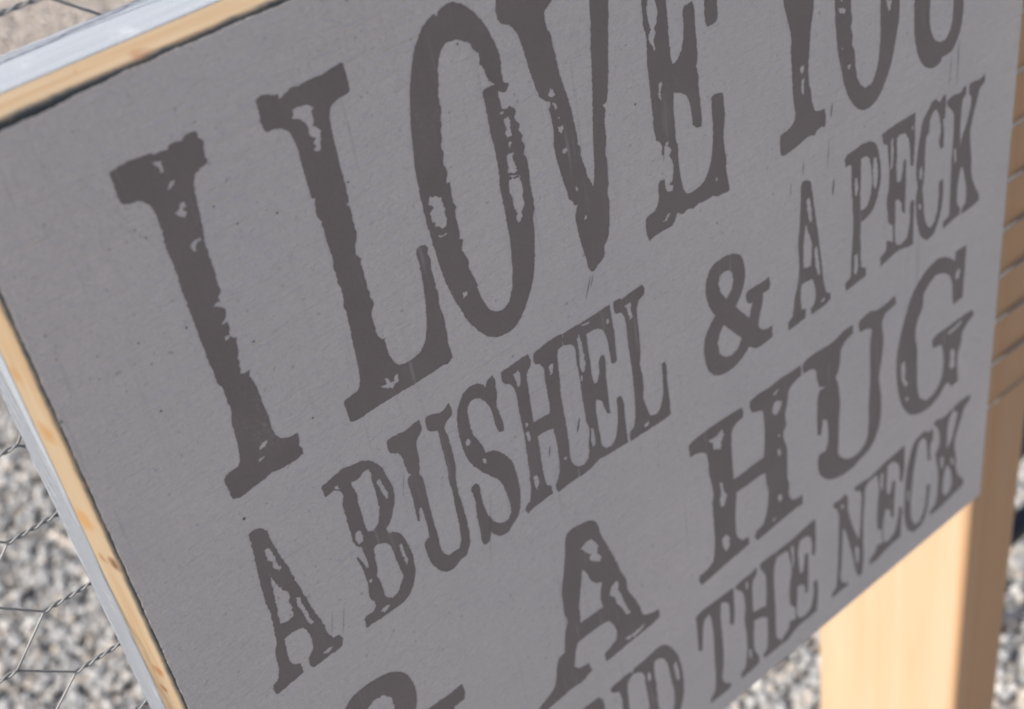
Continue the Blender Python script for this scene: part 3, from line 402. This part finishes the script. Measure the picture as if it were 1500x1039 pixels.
 ["279.4,178.0 281.1,176.9 282.0,178.8 280.6,181.4 279.4,180.1", "276.8,201.1 280.4,200.8 284.5,199.9 284.4,201.6 280.6,202.3 277.8,202.5", "278.9,210.5 280.7,210.1 281.9,212.7 281.6,215.1 282.4,218.6 280.6,219.4 278.9,216.5 279.5,213.8", "252.6,200.3 254.3,199.2 255.0,203.9 254.7,207.4 256.8,210.6 255.3,211.5 253.1,207.1", "255.5,216.1 257.4,216.9 257.0,218.6 255.9,218.2"]),
('N', "102.2,242.3 112.0,242.9 113.2,245.0 113.6,250.2 114.0,257.7 114.3,264.8 115.5,261.3 119.9,262.7 120.2,256.4 120.4,251.3 119.7,247.3 117.1,245.3 116.7,243.5 117.4,243.1 120.8,242.8 124.1,242.6 126.0,243.4 125.8,244.8 124.0,245.7 123.1,248.8 123.0,253.7 122.7,258.7 122.4,264.5 121.3,271.6 119.5,275.8 114.1,275.2 112.5,272.4 111.9,262.5 111.4,256.3 110.5,258.9 108.8,268.1 109.8,270.9 103.6,270.6 103.9,268.5 106.0,267.1 107.7,258.4 108.7,251.5 103.9,246.1",
 []),
('D', "126.2,243.6 126.6,242.6 130.0,242.4 133.9,242.0 137.4,241.6 139.7,242.7 142.3,246.1 144.4,251.2 145.4,256.0 145.9,261.5 145.9,267.2 145.1,273.4 143.3,278.0 140.3,282.6 135.9,284.5 131.7,284.7 127.2,283.9 127.1,282.0 129.4,281.9 130.3,274.3 130.7,266.2 130.7,259.6 130.4,253.2 130.0,247.9 128.1,245.6 126.0,244.9",
 ["134.8,246.7 136.4,246.4 138.2,247.7 139.8,251.1 140.4,255.5 140.9,261.0 141.6,266.2 141.4,270.7 140.5,275.3 138.5,279.7 134.6,282.0 134.3,279.4 134.6,272.5 134.4,266.5 134.6,258.1 134.4,251.2", "131.5,249.8 132.8,249.3 133.0,252.2 132.3,253.8 131.5,252.8", "142.5,255.1 143.6,253.8 144.4,258.5 144.5,262.6 143.9,264.2 142.9,261.1"]),
('T', "153.7,241.6 156.2,240.9 160.8,241.0 165.4,241.2 170.7,241.5 170.5,246.6 170.2,255.4 169.6,258.6 168.4,257.2 168.4,251.5 168.0,247.0 166.3,244.8 164.8,244.3 164.2,248.8 164.2,255.4 164.3,265.6 163.9,273.8 163.0,280.1 164.4,283.6 166.8,285.7 166.4,287.7 162.5,287.7 156.8,287.4 157.2,285.5 159.2,282.9 160.0,277.4 160.2,267.1 160.5,257.2 160.2,248.6 159.5,244.9 157.3,245.5 156.3,248.7 155.6,254.7 155.1,258.8 153.6,257.6 153.7,249.8",
 []),
('H', "171.6,241.8 174.8,241.2 178.8,241.2 181.6,240.6 181.2,243.9 179.5,245.8 179.0,251.1 179.0,260.2 181.8,260.9 185.1,261.9 185.5,255.5 185.5,248.1 184.2,244.3 183.1,242.2 183.2,240.3 186.8,240.3 190.9,240.6 190.8,243.4 189.7,246.5 189.2,253.5 189.3,260.3 189.4,269.7 189.3,276.6 189.7,282.2 192.0,284.9 191.3,287.3 187.4,287.4 183.1,287.2 182.8,285.1 184.8,283.3 185.3,276.7 185.5,268.1 182.4,265.6 179.2,264.6 178.7,271.0 178.8,279.0 180.7,284.6 180.5,287.2 176.2,287.9 171.6,287.9 171.8,285.3 174.0,283.7 175.2,276.8 175.3,268.1 174.8,261.0 175.4,254.8 175.1,248.8 174.1,245.9 171.9,243.3",
 ["176.2,243.9 177.4,243.7 177.2,247.2 176.2,246.8", "176.0,276.6 177.2,277.2 177.3,281.7 176.0,281.0"]),
('E', "191.2,240.7 195.0,240.6 198.5,240.6 203.5,240.0 209.8,239.5 210.0,244.4 209.9,251.7 209.2,256.9 208.2,254.9 208.2,249.6 207.2,246.0 204.7,244.1 202.2,244.2 201.2,248.3 201.5,254.3 201.8,259.5 203.5,260.0 204.2,255.6 204.5,252.5 206.2,253.0 206.1,259.6 206.0,266.3 205.6,271.8 204.3,271.2 204.0,267.5 202.3,265.3 200.6,265.2 200.2,271.7 200.0,278.5 201.0,281.6 204.1,282.8 207.2,281.0 208.5,275.9 208.7,269.2 210.5,269.3 210.8,276.0 210.1,285.2 205.8,285.2 200.5,285.2 195.2,287.4 191.7,287.7 192.5,285.0 195.3,282.6 196.5,279.1 199.3,280.6 199.0,274.2 197.4,272.0 196.5,267.0 197.0,260.6 197.9,255.4 197.2,249.2 196.5,244.6 194.9,243.7 191.1,243.5",
 ["197.7,244.3 199.2,243.4 199.3,250.0 198.7,255.3 198.1,253.1 198.1,248.2"]),
('N', "218.6,240.3 219.6,239.1 222.6,239.7 224.8,238.9 226.1,241.0 226.4,246.9 228.0,253.8 230.4,261.4 232.7,266.6 233.1,260.0 233.4,252.0 233.2,244.5 231.9,242.3 230.1,241.5 229.9,239.3 233.6,239.6 237.2,240.1 237.2,241.7 235.5,243.7 235.1,250.0 234.6,257.9 234.8,268.2 235.0,278.8 234.4,285.4 232.5,285.5 231.1,281.8 229.6,274.5 227.7,266.1 225.4,257.6 223.8,254.0 223.6,263.0 223.2,272.1 222.8,278.8 224.2,282.1 226.7,283.7 226.5,285.3 222.3,285.1 218.2,285.3 218.2,283.1 220.5,281.4 221.2,274.0 221.6,263.1 221.8,253.3 221.8,246.7 220.9,243.6",
 ["222.6,242.9 224.0,243.1 224.4,245.0 223.3,245.0", "230.2,269.8 231.5,268.7 232.8,271.8 232.6,277.7 231.3,277.6"]),
('E', "237.5,240.2 241.6,239.6 246.1,238.8 251.6,238.5 256.0,238.0 256.4,243.9 256.3,250.3 255.5,255.1 254.1,253.7 253.8,247.7 252.7,244.1 249.9,241.4 247.1,241.5 246.9,247.8 247.1,253.7 248.6,256.4 249.6,253.8 250.0,250.8 251.7,252.0 251.5,259.3 251.4,269.5 249.8,268.2 249.3,264.5 246.9,262.3 245.9,266.2 245.6,272.9 246.0,278.0 248.9,279.8 252.2,277.9 253.9,272.2 254.4,266.5 255.8,268.0 256.0,275.4 255.8,282.8 251.4,282.6 246.7,283.4 241.9,284.6 238.6,284.2 238.6,281.5 241.8,279.6 242.5,277.1 245.6,278.1 244.8,270.6 242.5,268.8 242.1,261.7 242.5,254.5 242.8,248.9 241.5,241.6 237.6,242.1",
 ["243.5,243.0 244.9,242.7 245.1,249.8 244.3,251.6 243.3,247.7"]),
('C', "258.5,248.6 259.7,244.5 261.8,240.3 264.6,239.0 267.4,238.9 269.4,241.0 271.7,240.6 272.1,245.6 270.8,248.0 271.5,255.5 269.8,254.7 269.2,249.4 268.1,243.8 266.1,241.2 263.8,242.5 262.7,248.2 261.7,255.7 261.2,263.8 261.0,270.5 261.9,278.1 264.1,282.8 267.1,282.8 269.3,278.3 269.9,271.7 269.9,266.6 271.9,267.6 271.7,273.9 270.5,281.8 267.8,286.0 263.3,286.2 259.7,281.7 257.8,274.2 257.3,266.0 257.5,256.9",
 ["258.7,262.0 259.9,262.0 259.9,267.1 259.1,267.2"]),
('K', "271.9,238.9 273.7,237.9 278.4,239.4 282.2,238.3 283.1,239.9 281.3,241.9 280.4,245.9 280.6,252.5 280.5,256.4 282.7,254.6 284.6,248.6 286.0,242.4 283.9,240.4 282.9,238.2 286.8,237.8 293.1,238.3 292.5,240.9 289.6,242.8 288.6,245.4 287.0,249.6 285.4,254.5 285.4,259.1 286.6,264.0 287.2,270.6 289.7,276.5 292.5,280.2 292.3,282.6 288.3,283.2 283.4,284.0 278.6,284.7 272.9,284.5 272.8,282.3 275.9,280.6 276.7,274.9 276.5,266.5 275.2,259.5 274.1,254.7 275.8,252.0 275.8,246.0 274.4,242.2",
 ["280.5,266.5 281.9,264.8 284.4,270.7 285.3,276.9 283.9,280.1 281.5,280.9 279.6,277.0 279.6,271.5", "277.1,258.8 279.1,258.8 279.1,264.2 277.9,264.8", "283.4,263.1 284.8,263.1 285.8,268.2 284.4,266.6"]),
('&', "49.8,175.7 53.0,178.6 54.7,183.5 54.9,188.6 53.6,193.7 51.4,197.5 48.7,200.6 51.4,204.7 56.1,210.9 57.1,207.5 58.2,204.3 56.0,203.7 54.7,199.8 55.3,197.2 59.8,197.2 64.8,197.4 68.3,197.0 68.7,200.4 68.1,203.1 64.5,203.2 63.8,207.9 62.0,213.0 61.0,217.7 63.2,220.7 66.2,222.1 69.3,222.1 69.3,227.9 66.5,228.5 59.2,228.2 55.3,224.9 52.1,227.5 46.9,229.7 41.8,230.2 36.0,228.3 32.3,224.3 30.4,218.6 29.9,212.2 30.8,206.8 33.1,203.0 37.2,198.6 34.7,193.8 33.3,188.1 33.2,183.1 34.5,178.2 37.1,175.2 40.9,174.1 45.2,174.2",
 ["45.7,181.2 47.9,183.9 48.1,187.3 46.9,191.6 43.8,194.2 41.2,190.1 39.9,185.2 40.8,182.1 42.8,180.7", "41.5,205.8 46.1,211.5 51.2,218.0 48.9,222.0 45.3,223.3 40.9,222.0 38.2,218.1 37.6,212.6 38.9,209.0"]),
]
SCRATCHES = ["129.75,95.73 130.06,95.90 127.49,102.67 126.97,102.37",
 "130.54,96.16 130.75,96.27 129.48,99.94 128.89,100.13",
 "120.05,135.66 120.29,136.41 119.06,140.61 118.14,140.41",
 "123.10,141.81 123.41,142.14 122.57,146.27 122.13,145.97",
 "218.49,88.46 219.05,88.71 218.34,93.06 217.65,92.74",
 "217.27,98.36 217.48,98.45 216.73,108.89 216.51,108.79",
 "219.00,112.15 219.72,112.78 219.13,118.38 218.41,118.02",
 "201.72,105.32 201.99,105.46 201.58,110.15 201.24,109.98",
 "270.56,95.59 270.81,95.69 270.28,106.98 269.95,106.83",
 "273.65,92.04 273.98,92.18 274.01,107.49 273.68,107.34",
 "206.77,100.85 207.04,100.98 206.80,105.70 206.53,105.57",
 "40.08,143.76 40.16,143.83 38.08,151.25 37.95,151.14",
 "43.07,145.02 43.19,145.12 40.82,153.59 40.69,153.48",
 "67.21,117.96 67.33,118.05 65.58,125.68 65.45,125.58",
 "89.25,140.43 89.34,140.50 84.81,164.28 84.66,164.16",
 "109.36,138.52 109.71,138.87 108.85,142.32 108.55,142.00",
 "41.16,64.21 42.53,64.15 42.64,64.48 41.26,64.58",
 "156.34,77.68 156.51,77.76 157.22,74.26 157.06,74.18"]
SPECKS = [(38.9, 34.5, 0.5), (28.2, 31.9, 0.6), (103.4, 24.0, 0.7), (22.4, 7.0, 0.5), (54.7, 40.0, 0.6), (52.7, 38.3, 0.4), (40.1, 83.2, 0.5), (42.6, 32.4, 0.6), (44.1, 14.9, 0.4), (67.0, 14.2, 0.4), (19.1, 68.1, 0.7), (4.5, 40.7, 0.6), (11.7, 49.8, 0.5), (21.0, 45.3, 0.4), (14.4, 60.0, 0.4), (5.5, 43.6, 0.4), (4.6, 46.2, 0.5), (0.8, 58.9, 0.8), (19.8, 51.5, 0.6), (41.5, 53.8, 0.4), (29.7, 53.6, 0.7), (28.9, 46.6, 0.4), (10.4, 54.5, 0.4), (173.3, 103.7, 0.7), (85.1, 96.5, 0.8), (149.3, 58.2, 0.9), (49.4, 89.8, 0.7), (27.5, 104.2, 1.0), (71.5, 41.2, 0.7), (155.9, 80.3, 0.5), (46.2, 38.1, 0.7), (26.7, 29.5, 0.5), (24.5, 30.9, 0.4), (26.0, 32.8, 0.3), (25.7, 29.3, 0.3), (27.3, 30.9, 0.3), (24.7, 27.3, 0.3), (11.9, 20.7, 0.5), (26.5, -2.7, 0.4)]

# ------------------------------------------------------------------ ground
gs = 40.0
ground = mesh_obj('ground', [(-gs, -gs, 0), (gs, -gs, 0), (gs, gs, 0), (-gs, gs, 0)], [(0, 1, 2, 3)], MAT_GROUND)
tag(ground, 'bed of mixed grey and tan gravel under the sign', kind='structure')

def gravel(name, x0, x1, y0, y1, pitch, smin, smax, hole=None, layers=2):
    """loose crushed stones: one icosahedron each, squashed, turned and tinted at random"""
    ph = (1 + 5 ** 0.5) / 2
    iv = np.array([(-1, ph, 0), (1, ph, 0), (-1, -ph, 0), (1, -ph, 0), (0, -1, ph), (0, 1, ph), (0, -1, -ph), (0, 1, -ph),
                   (ph, 0, -1), (ph, 0, 1), (-ph, 0, -1), (-ph, 0, 1)], float) / np.hypot(1, ph)
    it = np.array([(0, 11, 5), (0, 5, 1), (0, 1, 7), (0, 7, 10), (0, 10, 11), (1, 5, 9), (5, 11, 4), (11, 10, 2), (10, 7, 6), (7, 1, 8),
                   (3, 9, 4), (3, 4, 2), (3, 2, 6), (3, 6, 8), (3, 8, 9), (4, 9, 5), (2, 4, 11), (6, 2, 10), (8, 6, 7), (9, 8, 1)])
    pts = []
    for k in range(layers):
        gx, gy = np.meshgrid(np.arange(x0, x1, pitch), np.arange(y0, y1, pitch))
        p = np.stack([gx.ravel(), gy.ravel(), np.zeros(gx.size)], 1)
        p[:, :2] += rng.uniform(-0.6, 0.6, (len(p), 2)) * pitch
        p[:, 2] = 0.002 + k * smax * 0.25 + rng.uniform(0, 0.25, len(p)) * smax
        if k:
            p = p[rng.random(len(p)) < 0.55]
        pts.append(p)
    p = np.concatenate(pts)
    if hole:
        inside = (p[:, 0] > hole[0]) & (p[:, 0] < hole[1]) & (p[:, 1] > hole[2]) & (p[:, 1] < hole[3])
        p = p[~inside]
    n = len(p)
    size = smin + (smax - smin) * rng.random(n) ** 1.6
    sc = size[:, None] * 0.5 * rng.uniform(0.65, 1.25, (n, 3))
    v = iv[None] * rng.uniform(0.8, 1.2, (n, 12, 1)) * sc[:, None, :]
    q = rng.normal(size=(n, 4))
    q /= np.linalg.norm(q, axis=1, keepdims=True)
    w, a, b, c = q.T
    rot = np.stack([1 - 2 * (b * b + c * c), 2 * (a * b - c * w), 2 * (a * c + b * w),
                    2 * (a * b + c * w), 1 - 2 * (a * a + c * c), 2 * (b * c - a * w),
                    2 * (a * c - b * w), 2 * (b * c + a * w), 1 - 2 * (a * a + b * b)], 1).reshape(n, 3, 3)
    v = np.einsum('nij,nkj->nki', rot, v) + p[:, None, :]
    f = it[None] + (np.arange(n) * 12)[:, None, None]
    me = bpy.data.meshes.new(name)
    me.vertices.add(n * 12)
    me.vertices.foreach_set('co', v.astype(np.float32).ravel())
    nf = n * 20
    me.loops.add(nf * 3)
    me.loops.foreach_set('vertex_index', f.astype(np.int32).ravel())
    me.polygons.add(nf)
    me.polygons.foreach_set('loop_start', np.arange(0, nf * 3, 3, dtype=np.int32))
    me.polygons.foreach_set('loop_total', np.full(nf, 3, dtype=np.int32))
    me.update(calc_edges=True)
    pal = np.array([(0.17, 0.175, 0.19), (0.25, 0.255, 0.27), (0.33, 0.335, 0.34), (0.42, 0.42, 0.415), (0.38, 0.34, 0.295),
                    (0.46, 0.38, 0.30), (0.58, 0.56, 0.53), (0.11, 0.11, 0.12), (0.50, 0.42, 0.36)])
    idx = rng.choice(len(pal), n, p=[.16, .2, .18, .13, .1, .06, .06, .07, .04])
    col = 1.0 * (0.175 + 0.70 * pal[idx]) * rng.uniform(0.8, 1.2, (n, 1))
    # the bed turns to sandier, paler stone a step further back
    far = np.clip((p[:, 1:2] - 1.15 + rng.normal(0, 0.15, (n, 1))) / 0.5, 0, 1)
    col = col * (1 - 0.6 * far) + 0.6 * far * np.array([0.50, 0.425, 0.37]) * rng.uniform(0.75, 1.25, (n, 1))
    col = np.concatenate([col, np.ones((n, 1))], 1)
    at = me.attributes.new('stone_colour', 'FLOAT_COLOR', 'POINT')
    at.data.foreach_set('color', np.repeat(col, 12, axis=0).astype(np.float32).ravel())
    me.materials.append(MAT_STONE)
    me.validate()
    return link(bpy.data.objects.new(name, me))

NEAR = (-0.22, 0.98, -0.12, 2.5)
tag(gravel('gravel', *NEAR, 0.0076, 0.0042, 0.0128), 'loose crushed gravel in grey and tan beneath the sign', 'gravel', kind='stuff')
tag(gravel('gravel', -1.2, 2.6, -0.9, 4.6, 0.026, 0.012, 0.026, NEAR, 1), 'coarser loose gravel spreading away behind the post', 'gravel', kind='stuff')

# ------------------------------------------------------------------ post
# its front face is in the plane the wire netting is stapled to
POST = (0.3850, 0.4235, 0.0292, 0.1165)
post = bpy.data.objects.new('wooden_post', None)
link(post)
post.location = (POST[0], POST[2], 0)
tag(post, 'upright square-cut pine post behind the right side of the sign', 'post')
def rel(o, parent):
    o.matrix_parent_inverse = Matrix.Translation(-parent.location)
    return o
rel(box('timber', POST[0], POST[1], POST[2], POST[3], -0.03, 1.15, MAT_PINE_POST, post, 0.0035, 4), post)

# ------------------------------------------------------------------ dark stand behind the post
stand = bpy.data.objects.new('dark_stand', None)
link(stand)
stand.location = (0.58, 0.15, 0)
tag(stand, 'dark metal stand with slanted panel on the gravel behind the pine post', 'stand')
def plate(name, poly, y0, y1, mat, parent):
    n = len(poly)
    v = [(x, y0, z) for x, z in poly] + [(x, y1, z) for x, z in poly]
    f = [tuple(range(n)), tuple(range(2 * n - 1, n - 1, -1))] + [(i, i + n, (i + 1) % n + n, (i + 1) % n) for i in range(n)]
    return rel(mesh_obj(name, v, f, mat, parent), parent)
plate('panel', [(0.572, 0.122), (0.90, 0.522), (0.90, 0.66), (0.572, 0.66)], 0.15, 0.158, MAT_NAVY, stand)
rel(box('lower_bar', 0.572, 1.0, 0.146, 0.160, 0.113, 0.1255, MAT_BLACK, stand, 0.002), stand)
rel(box('leg', 0.566, 0.580, 0.160, 0.174, -0.005, 0.66, MAT_BLACK, stand, 0.002), stand)
rel(box('leg', 0.930, 0.944, 0.160, 0.174, -0.005, 0.66, MAT_BLACK, stand, 0.002), stand)

# ------------------------------------------------------------------ chicken wire
def tube(path, rad, sides=6):
    path = np.asarray(path)
    t = np.gradient(path, axis=0)
    t /= np.linalg.norm(t, axis=1, keepdims=True)
    up = np.tile([0.0, 1.0, 0.0], (len(path), 1))
    a = np.cross(t, up)
    a /= np.linalg.norm(a, axis=1, keepdims=True)
    b = np.cross(t, a)
    an = np.arange(sides) * 2 * np.pi / sides
    v = path[:, None] + rad * (np.cos(an)[None, :, None] * a[:, None] + np.sin(an)[None, :, None] * b[:, None])
    n = len(path)
    f = []
    for i in range(n - 1):
        for k in range(sides):
            k2 = (k + 1) % sides
            f.append((i * sides + k, i * sides + k2, (i + 1) * sides + k2, (i + 1) * sides + k))
    return v.reshape(-1, 3), f

NET_Y = 0.0281
COL_P, TWIST, ROW_P = 0.0224, 0.0119, 0.0219
NET_X0, NET_Z0 = 0.0278, CAM_Z - 0.2183
net = bpy.data.objects.new('chicken_wire', None)
link(net)
net.location = (NET_X0, NET_Y, CAM_Z - 0.40)
tag(net, 'galvanised hexagonal chicken wire stretched behind the sign', 'wire netting')
WIRE_R = 0.00031
TWIST_R = 0.00034
def node_z(k, row):
    """height of a twist: column k, row index (half rows at odd columns)"""
    r = math.sin(k * 12.9898 + row * 78.233) * 43758.5453
    r -= math.floor(r)
    lift = row * ROW_P if row < 1 else ROW_P + (row - 1) * 0.0212
    return NET_Z0 + lift + (r - 0.5) * 0.0010
KMIN, KMAX = -9, 17
N_LOW, N_HIGH = -8, 9
for n in range(N_LOW, N_HIGH):
    for side in (1, -1):
        if n == N_LOW and side == -1:
            continue
        path = []
        for k in range(KMIN, KMAX):
            even = k % 2 == 0
            row = n if even else n + 0.5 * side
            zc = node_z(k, row)
            jx = math.sin(k * 5.1 + row * 9.7) * 0.0006
            xs = NET_X0 + k * COL_P + jx - 0.0014 * max(0.0, row - 1)         # the net sags a little askew
            ph0 = 0.0 if side * (1 if even else -1) > 0 else math.pi
            steps = 22
            for i in range(steps + 1):
                s = i / steps
                ph = ph0 + s * 2 * math.pi * 2.0
                path.append((xs + s * TWIST, NET_Y + TWIST_R * math.sin(ph), zc + TWIST_R * math.cos(ph)))
        # run on and fold over the far edge of the post
        path += [(0.4120, NET_Y, zc + 0.0004 * side), (0.4190, NET_Y, zc + 0.0005 * side), (0.4242, NET_Y + 0.0006, zc + 0.0008 * side)]
        v, f = tube(path, WIRE_R, 6)
        rel(mesh_obj('wire_strand', v, f, MAT_WIRE, net, True), net)

# ------------------------------------------------------------------ the sign
W, H = 0.3050, 0.2970
T1, T2 = 0.0105, 0.0262
sign = bpy.data.objects.new('wooden_sign', None)
link(sign)
sign.location = CORNER + Vector((0, 0, -H))
tag(sign, 'pale grey wooden sign with worn dark lettering, hung against chicken wire', 'sign')
def wp(u, v, y):
    """millimetres on the sign face (right, down) to world"""
    return Vector((CORNER.x + u * 0.001, y, CORNER.z - v * 0.001))

# pine board; its left flank is cut a little out of square
Wm, Hm = W * 1000, H * 1000
fl = 2.2
c = [wp(0, Hm, 0.00012), wp(Wm, Hm, 0.00012), wp(Wm, Hm, T1), wp(-fl, Hm, T1),
     wp(0, 0, 0.00012), wp(Wm, 0, 0.00012), wp(Wm, 0, T1), wp(-fl, 0, T1)]
rel(bevelled_hexa('board', c, MAT_PINE_EDGE, sign, 0.0008, 2), sign)

# whitewashed rails behind the board
def rail(u0, u1, v0, v1, mat, du=0.0):
    c = [wp(u0, v1, T1 + 0.0002), wp(u1, v1, T1 + 0.0002), wp(u1, v1, T2), wp(u0 - du, v1, T2),
         wp(u0, v0, T1 + 0.0002), wp(u1, v0, T1 + 0.0002), wp(u1, v0, T2), wp(u0 - du, v0, T2)]
    o = rel(bevelled_hexa('back_rail', c, mat, sign, 0.0007, 2), sign)
    o['label'] = 'whitewashed back rail of the sign'
rail(-2.2, Wm, 0.0, 30, MAT_WASH_H, 0.5)
rail(-2.2, Wm, Hm - 30, Hm, MAT_WASH_H, 0.5)
rail(-2.2, 28, 30.3, Hm - 30.3, MAT_WASH_V, 0.5)
rail(Wm - 30, Wm, 30.3, Hm - 30.3, MAT_WASH_V)

# painted face: a film of paint with a chipped border
def fbm(x, seed):
    s = 0.0
    for o, (fq, am) in enumerate(((0.09, 1.0), (0.31, 0.6), (0.83, 0.5), (2.1, 0.35), (4.7, 0.2))):
        s += am * math.sin(x * fq * 2 * math.pi + seed * 3.7 + o * 1.9 + 1.3 * math.sin(x * fq * 1.7 + seed))
    return s
def interp(x, pts):
    return float(np.interp(x, [p[0] for p in pts], [p[1] for p in pts]))
film = []
for i in range(int(Wm / 0.35)):
    u = 0.8 + (Wm - 1.6) * i / int(Wm / 0.35)
    film.append((u, interp(u, ((0, 2.2), (11, 1.8), (19, 1.6), (34, 0.95), (50, 0.9), (71, 1.1), (140, 0.9), (305, 0.9))) + 0.09 * fbm(u, 1)))
for i in range(int(Hm / 0.5)):
    v = 1.2 + (Hm - 2.0) * i / int(Hm / 0.5)
    film.append((Wm - 0.75 + 0.05 * fbm(v, 2), v))
for i in range(int(Wm / 0.5)):
    u = Wm - 0.8 - (Wm - 1.6) * i / int(Wm / 0.5)
    film.append((u, Hm - 0.75 + 0.05 * fbm(u, 3)))
for i in range(int(Hm / 0.35)):
    v = Hm - 0.9 - (Hm - 3.2) * i / int(Hm / 0.35)
    film.append((0.62 + 0.06 * fbm(v, 4), v))

def slab(name, loops, y_front, y_back, mat, parent):
    """flat shape (outer loop + holes, in mm on the face) with a rim down to y_back"""
    vec = [[Vector((u, -v, 0)) for u, v in lp] for lp in loops]
    tris = tessellate_polygon(vec)
    flat = [p for lp in loops for p in lp]
    n = len(flat)
    verts = [wp(u, v, y_front) for u, v in flat] + [wp(u, v, y_back) for u, v in flat]
    faces = []
    for a, b, c_ in tris:
        (ax, ay), (bx, by), (cx, cy) = flat[a], flat[b], flat[c_]
        ar = (bx - ax) * (cy - ay) - (cx - ax) * (by - ay)
        if abs(ar) < 1e-9:
            continue
        faces.append((a, c_, b) if ar > 0 else (a, b, c_))
    # v runs down, so a negative area in (u, v) is counter-clockwise seen from the front
    k = 0
    for lp in loops:
        m = len(lp)
        for i in range(m):
            a, b = k + i, k + (i + 1) % m
            faces.append((a, b, b + n, a + n))
        k += m
    o = mesh_obj(name, verts, faces, mat, parent)
    return rel(o, sign) if parent is sign else o
face = slab('painted_face', [film], 0.0, 0.00018, MAT_FACE, sign)
face['label'] = 'pale grey painted front of the sign'

# lettering
def loop_pts(txt):
    return [tuple(float(a) for a in s.split(',')) for s in txt.split()]
def refine(pts, step=0.55, rough=0.05, soft=42):
    """round the gentle turns, keep the hard corners, roughen the printed edge"""
    n = len(pts)
    P = [Vector((p[0], p[1])) for p in pts]
    tan = []
    for i in range(n):
        a, b = P[i] - P[i - 1], P[(i + 1) % n] - P[i]
        if a.length < 1e-6 or b.length < 1e-6:
            tan.append(None)
            continue
        if a.angle(b) < R(soft):
            tan.append((a.normalized() + b.normalized()).normalized())
        else:
            tan.append(None)
    out = []
    for i in range(n):
        j = (i + 1) % n
        d = P[j] - P[i]
        L = d.length
        if L < 1e-6:
            continue
        m0 = (tan[i] if tan[i] else d.normalized()) * L
        m1 = (tan[j] if tan[j] else d.normalized()) * L
        k = max(1, int(L / step))
        for s in range(k):
            t = s / k
            h = (2 * t ** 3 - 3 * t ** 2 + 1) * P[i] + (t ** 3 - 2 * t ** 2 + t) * m0 + (-2 * t ** 3 + 3 * t ** 2) * P[j] + (t ** 3 - t ** 2) * m1
            out.append((h.x + random.gauss(0, rough), h.y + random.gauss(0, rough)))
    return out
def crosses(a, b):
    """do two closed loops cut each other?"""
    a, b = np.array(a), np.array(b)
    p, r = a[:, None], (np.roll(a, -1, 0) - a)[:, None]
    q, s_ = b[None], (np.roll(b, -1, 0) - b)[None]
    cr = lambda u, v: u[..., 0] * v[..., 1] - u[..., 1] * v[..., 0]
    d = cr(r, s_)
    d = np.where(np.abs(d) < 1e-12, 1e-12, d)
    t, u = cr(q - p, s_) / d, cr(q - p, r) / d
    return bool(np.any((t > -0.01) & (t < 1.01) & (u > -0.01) & (u < 1.01)))
def fit_hole(outer, hole):
    h = np.array(hole)
    for _ in range(14):
        if not crosses(outer, h):
            break
        h = h.mean(0) + (h - h.mean(0)) * 0.93
    return [tuple(v) for v in h]
def area(lp):
    a = np.array(lp)
    b = np.roll(a, -1, 0)
    return abs(float(np.sum(a[:, 0] * b[:, 1] - b[:, 0] * a[:, 1]))) / 2
def sound(loops):
    """does the filled shape have the area it should?"""
    flat = [p for lp in loops for p in lp]
    got = 0.0
    for t in tessellate_polygon([[Vector((u, -v, 0)) for u, v in lp] for lp in loops]):
        got += area([flat[i] for i in t])
    want = area(loops[0]) - sum(area(h) for h in loops[1:])
    return abs(got - want) < 0.02 * want
for ch, outer, holes in LETTERS:
    for gain in (1.0, 0.8, 0.6, 0.4, 0.2, 0.0):
        loops = [refine(loop_pts(outer), 0.42, 0.08 * gain)]
        for h in holes:
            big = len(h) > 150
            loops.append(fit_hole(loops[0], refine(loop_pts(h), 0.34, (0.08 if big else 0.12) * gain, 42 if big else 8)))
        if sound(loops):
            break
    else:
        print('UNSOUND', ch)
    o = slab('letter', loops, -0.00006, 0.00003, MAT_INK, face)
    o['label'] = 'ampersand of worn dark print' if ch == '&' else 'letter %s of worn dark print' % ch

# scuffs and specks of dirt on the paint
sv, sf = [], []
def blob(loop, y):
    k = len(sv)
    sv.extend(wp(u, v, y) for u, v in loop)
    sf.append(tuple(range(k, k + len(loop))))
for s in SCRATCHES:
    p = loop_pts(s)
    # needle-ended scratch down the middle of the measured strip
    a = Vector(((p[0][0] + p[1][0]) / 2, (p[0][1] + p[1][1]) / 2))
    b = Vector(((p[2][0] + p[3][0]) / 2, (p[2][1] + p[3][1]) / 2))
    w = max(0.05, (Vector(p[0]) - Vector(p[1])).length * 0.38)
    d = (b - a)
    nrm = Vector((-d.y, d.x)).normalized()
    lp = []
    for i in range(9):
        t = i / 8
        q = a + d * t + nrm * (w * math.sin(math.pi * t) ** 0.6 * random.uniform(0.5, 1.0))
        lp.append((q.x, q.y))
    for i in range(7, 0, -1):
        t = i / 8
        q = a + d * t - nrm * (w * math.sin(math.pi * t) ** 0.6 * random.uniform(0.5, 1.0))
        lp.append((q.x, q.y))
    blob(lp, -0.00010)
for u, v, r in SPECKS:
    r *= 0.42
    a0 = random.random() * 6
    blob([(u + r * random.uniform(0.5, 1.1) * math.cos(a0 + i * 2 * math.pi / 7), v + r * random.uniform(0.5, 1.1) * math.sin(a0 + i * 2 * math.pi / 7)) for i in range(7)], -0.00010)
marks = rel(mesh_obj('scuff_marks', sv, sf, MAT_SCUFF, sign), sign)
marks['kind'] = 'stuff'
marks['label'] = 'fine black scratches and specks on the paint'
